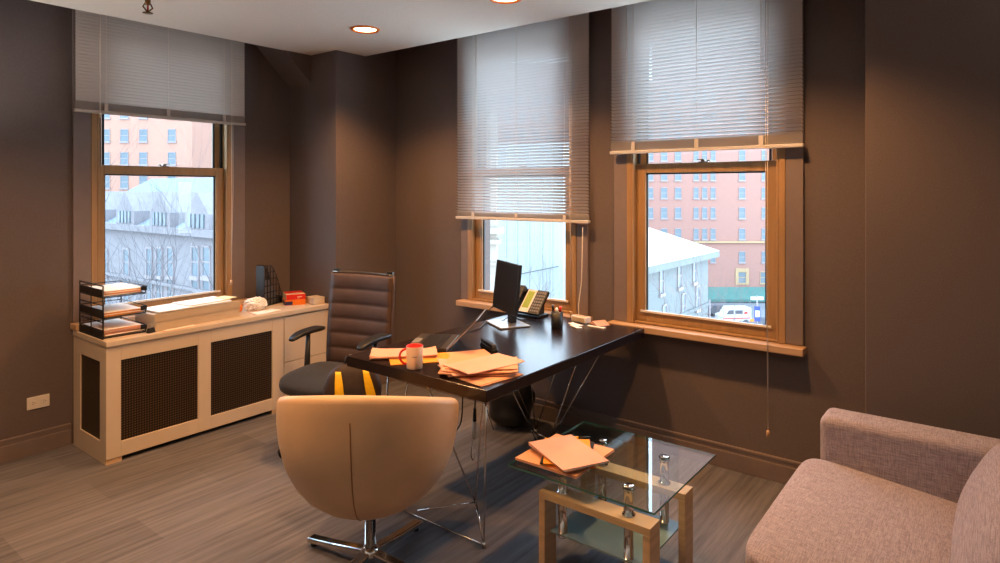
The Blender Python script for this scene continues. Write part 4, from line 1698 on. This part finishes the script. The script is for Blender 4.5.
# gothic stone hall
G = Facade('stone_hall', 'pale lilac stone hall with slate roof and pointed dormers behind the bare tree', 'building', 70, 49, 232, 35, 14, ZST, -.75, 'stone_lilac')
def slope(b, F, u0, u1, z0, z1, run):
    s = F.side
    b.prism([(0, z0), (s * run, z0), (s * run, z1)] if s > 0 else [(0, z0), (s * run, z1), (s * run, z0)], u0, u1, axis=0)
b = MB().m('slate')
zl = -.75 - ZST
slope(b, G, 0, G.len, zl, zl + 3.3, 6)
obj('roof', b, G.root)
b = MB().m('stone_lilac')
G.box(b, 0, G.len, zl - .35, zl + .05, .45, .1)
G.box(b, 0, G.len, zl - 3.6, zl - 3.4, .25, .1)
obj('cornice', b, G.root)
for px in (96, 128, 163, 200):
    u, _ = G.uv(px, 210)
    b = MB().m('stone_lilac')
    s = G.side
    y0, y1 = -s * .2, s * 2.4
    b.prism([(u - 1.35, zl), (u + 1.35, zl), (u + 1.35, zl + .95), (u + .5, zl + 1.75), (u, zl + 2.25), (u - .5, zl + 1.75), (u - 1.35, zl + .95)], min(y0, y1), max(y0, y1), axis=1)
    dm = obj('dormer', b, G.root)
    b = MB().m('city_glass')
    for q in (-.75, -.25, .25, .75):
        b.box(u + q - .14, u + q + .14, min(-s * .28, -s * .2), max(-s * .28, -s * .2), zl + .15, zl + .95)
    obj('dormer_window', b, dm)
for py in (262, 292):
    for px in (106, 127, 150, 160, 171, 196, 207):
        G.window(px, py, .75, 1.7)
# bare trees
def bare_tree(name, lab, base, h, seed, spread, m, levels=5, r0=.16, lean=(0, 0), stems=4):
    rnd = random.Random(seed)
    b = MB().m(m)
    def branch(p, d_, l, r_, lev):
        n = 4
        pts, rs = [p.copy()], [r_]
        q = p.copy()
        dd = d_.copy()
        for k in range(n):
            dd = (dd + Vector((rnd.uniform(-.14, .14), rnd.uniform(-.14, .14), rnd.uniform(-.02, .10)))).normalized()
            q = q + dd * (l / n)
            pts.append(q.copy())
            rs.append(r_ * (1 - .45 * (k + 1) / n))
        b.tube(pts, rs, 6 if lev < 2 else 4, caps=False)
        if lev >= levels:
            return
        for k in range(3 if lev else stems):
            t = rnd.uniform(.35, 1.0) if k else 1.0
            i = min(n, max(1, int(round(t * n))))
            ax = Vector((rnd.uniform(-1, 1), rnd.uniform(-1, 1), rnd.uniform(-.2, .9))).normalized()
            nd = (dd * (1 - spread * .5) + ax * spread).normalized()
            branch(pts[i], nd, l * rnd.uniform(.62, .82), rs[i] * .72, lev + 1)
    branch(Vector((0, 0, 0)), Vector((lean[0], lean[1], 1)).normalized(), h * .36, r0, 0)
    o = obj(name, b)
    tag(o, lab, 'tree', 'bare winter trees outside the windows')
    o.location = base
    return o
p = far(150, 300, 22); p.z = ZST
bare_tree('bare_tree', 'bare grey tree in front of the stone hall outside the left window', p, 18.5, 11, .52, 'bark', 5, .17, stems=6)
p = far(534, 300, 31); p.z = ZST
bare_tree('bare_tree', 'thin brownish bare tree behind the computer monitor outside the middle window', p, 13.5, 5, .42, 'bark_brown', 5, .12, stems=5)
p = far(700, 300, 34); p.z = ZST
bare_tree('bare_tree', 'bare tree by the blue banner outside the window nearest the sofa', p, 13.0, 21, .50, 'bark_brown', 5, .14, stems=5)
# tan corner and white panelled wall outside window 2
TS = Facade('stone_building', 'tan stone building edge with cornice at the left of the middle window', 'building', 440, 27.4, 496, 27, .5, ZST, 5.0, 'stone_tan')
b = MB().m('stone_tan')
TS.box(b, 0, TS.len + .28, 13.75, 14.0, .3, .5)
TS.box(b, 0, TS.len + .14, 13.3, 13.5, .2, .5)
TS.box(b, 0, TS.len + .10, 12.4, 12.5, .15, .5)
obj('cornice', b, TS.root)
WP = Facade('panelled_building', 'tall white panelled building filling the middle window', 'building', 455, 40, 563, 36, 2.5, ZST, 4.4, 'panel_white')
b = MB().m('panel_white')
for px in (506, 517, 529, 542, 552):
    u, _ = WP.uv(px, 250)
    WP.box(b, u - .05, u + .05, 0, 18.2, .07)
_, zz = WP.uv(540, 270)
obj('pilaster_ribs', b, WP.root)
b = MB().m('city_dark')
u0_, z0_ = WP.uv(520, 274)
u1_, z1_ = WP.uv(560, 266)
b.tube([(u0_, -WP.side * .2, z0_), (u1_, -WP.side * .2, z1_)], .03, 6)
obj('wall_pipe', b, WP.root)
MB_ = Facade('apartment_tower', 'brick block with rows of windows behind the middle window blind', 'building', 430, 112, 592, 112, 16, ZST, 24, 'brick_far')
for py in (100, 117, 134, 151, 168, 185, 202):
    for px in (480, 494, 508, 522, 536, 550, 564):
        MB_.window(px, py, 1.2, 1.6)
LB = Facade('office_block', 'low grey block between white panelled building and brick tower', 'building', 560, 60, 640, 60, 10, ZST, -5.0, 'stone_white')
# white roofed building outside window 3
WR = Facade('white_roofed_building', 'white stone building with a snowy sloping roof outside the window nearest the sofa', 'building', 618, 36.4, 708, 48, 9, ZST, -3.0, 'stone_white')
b = MB().m('snow')
s = WR.side
zl = -3.0 - ZST
# hipped snow roof
Lr = WR.len
e0 = [(-.6, -s * .7, zl), (Lr + .5, -s * .7, zl), (Lr + .5, s * 9.5, zl), (-.6, s * 9.5, zl)]
rd = [(4.2, s * 4.4, zl + 2.5), (Lr - 5.5, s * 4.4, zl + 2.5)]
b.poly([e0[0], e0[1], rd[1], rd[0]]); b.poly([e0[1], e0[2], rd[1]]); b.poly([e0[2], e0[3], rd[0], rd[1]]); b.poly([e0[3], e0[0], rd[0]])
b.poly(e0)
b.m('stone_white')
WR.box(b, -.6, Lr + .5, zl - .45, zl - .02, .7, .2)
obj('roof', b, WR.root, merge=True)
b = MB().m('stone_white')
WR.box(b, 0, Lr, zl - 4.1, zl - 3.9, .12)
for k in range(12):
    WR.box(b, 0, Lr, zl - 4.7 - k * .75, zl - 4.72 - k * .75 + .04, .04)
obj('string_courses', b, WR.root)
for px, py in ((661, 281), (679, 275.5), (694, 271), (641, 288)):
    WR.window(px, py, .55, 1.6)
for px, py in ((664, 318), (683, 306), (697, 298)):
    WR.window(px, py, .55, 1.6)
# brick tower outside window 3
T2 = Facade('apartment_tower', 'pink brick tower with grid of windows above the white-roofed building', 'building', 604, 90, 812, 90, 16, ZST, 17.0, 'brick_far')
u_, _ = T2.uv(679, 190)
y0_, y1_ = sorted((0, T2.side * 16))
obj('upper_block', MB().m('brick_far').box(u_, T2.len, y0_, y1_, 17 - ZST, 58 - ZST), T2.root)
for py in (97, 116.5, 136, 155.5, 175, 193, 213, 234, 257):
    for px in (620, 634, 650, 664, 678, 696, 704.5, 713, 742, 764, 786):
        T2.window(px, py, .62 if px >= 764 or 690 < px < 720 else .82, 1.4)
for px in (742, 764):
    T2.window(px, 277.5, 1.0, 1.5, 'city_glass', 'city_yellow')
b = MB().m('city_yellow')
u, z = T2.uv(742, 277.5)
T2.box(b, u - .95, u - .55, z - 1.0, z + 1.3, .12); T2.box(b, u + .55, u + .95, z - 1.0, z + 1.3, .12); T2.box(b, u - .55, u + .55, z + .85, z + 1.3, .12)
_, zc_ = T2.uv(742, 242)
T2.box(b, 0, T2.len, zc_ - .12, zc_ + .12, .3)
obj('stone_trim', b, T2.root)
u0_, za = T2.uv(700, 299)
u1_, zb = T2.uv(800, 287)
aw = thing('shop_awning', 'long green canopy over the pavement at the foot of the pink tower', 'awning', T2.root.location, T2.root.rotation_euler.z)
b = MB().m('awning_green')
s = -T2.side
b.prism([(0, zb), (s * 2.4, za + .35), (s * 2.4, za), (0, za)] , u0_, u1_, axis=0)
obj('canopy', b, aw)
b = MB().m('city_frame')
for k in range(4):
    uu = u0_ + .3 + (u1_ - u0_ - .6) * k / 3
    b.cyl((uu, s * 2.2, 0), (uu, s * 2.2, za), .06, 8)
obj('canopy_posts', b, aw)
# white van
vp = far(733, 300, 74); vp.z = ZST
ang = math.atan2(RGT.y, RGT.x)
vn = thing('white_van', 'white van with red markings parked in the street below the green canopy', 'van', vp, ang + R(8))
b = MB().m('van_white')
b.prism([(-2.2, .45), (2.2, .45), (2.2, 2.3), (-1.0, 2.35), (-1.55, 1.5), (-2.2, 1.3)], -.95, .95, axis=1)
obj('body', b, vn, bevel=.12, seg=3)
b = MB().m('red')
b.box(-1.9, 2.0, -.97, -.952, .85, .98)
b.box(1.1, 1.6, -.97, -.952, 1.5, 1.75)
obj('red_marking', b, vn)
b = MB().m('city_dark')
b.prism([(-1.45, 1.5), (-.4, 1.5), (-.4, 2.05), (-1.1, 2.05)], -.97, -.955, axis=1)
b.box(-.2, .9, -.97, -.955, 1.5, 2.0)
obj('side_window', b, vn)
for x in (-1.35, 1.35):
    b = MB().m('city_dark').cyl((x, -.99, .36), (x, -.75, .36), .36, 18)
    b.cyl((x, .75, .36), (x, .99, .36), .36, 18)
    obj('wheel_pair', b, vn)
vn.scale = (.85, .85, .85)
# orange barrel and sign pole
ob = far(753, 322, 71.5); ob.z = ZST
o = thing('traffic_barrel', 'small orange traffic barrel on the street right of the white van', 'barrel', ob)
b = MB().m('orange').lathe([(0, 0), (.42, 0), (.38, .3), (.34, 1.0), (0, 1.02)], n=16)
obj('barrel_body', b, o)
b = MB().m('snow').lathe([(.385, .3), (.376, .5)], n=16)
obj('reflective_band', b, o)
sp2 = far(757, 300, 60); sp2.z = ZST
o = thing('street_sign', 'pale pole with blue street signs right of the white van', 'street sign', sp2, ang)
b = MB().m('city_frame').cyl((0, 0, 0), (0, 0, 5.6), .07, 8)
obj('pole', b, o)
b = MB().m('banner_blue').box(-.28, .28, -.05, -.08, 3.2, 4.6)
b.m('snow').box(-.2, .2, -.09, -.081, 3.6, 4.2)
obj('sign_panel', b, o)
b = MB().m('snow').box(-.6, .6, -.03, .03, 5.2, 5.5)
obj('name_plate', b, o)
bp_ = far(703, 303, 52); bp_.z = ZST
o = thing('blue_banner', 'blue banner hanging from a pole at the corner of the white-roofed building', 'banner', bp_, ang)
b = MB().m('city_frame').cyl((.55, 0, 0), (.55, 0, 6.6), .07, 8)
b.cyl((-.6, 0, 6.4), (.6, 0, 6.4), .04, 6)
obj('pole', b, o)
b = MB().m('banner_blue').box(-.5, .40, -.02, .02, 4.6, 6.35)
obj('cloth', b, o)
# parked cars along the kerb
for k, (px, d_, lb) in enumerate(((771, 70, 'dark parked car at the right edge of the view below the green canopy'), (716, 79, 'dark parked car left of the white van in the street'))):
    cp = far(px, 300, d_); cp.z = ZST
    o = thing('parked_car', lb, 'car', cp, ang)
    b = MB().m('city_dark')
    b.prism([(-2.1, .35), (2.1, .35), (2.1, .85), (1.3, .95), (.7, 1.42), (-.8, 1.42), (-1.4, .95), (-2.1, .85)], -.85, .85, axis=1)
    obj('body', b, o, bevel=.08)
    for x in (-1.3, 1.3):
        b = MB().m('plastic_black').cyl((x, -.87, .32), (x, .87, .32), .32, 16)
        obj('wheel_pair', b, o)
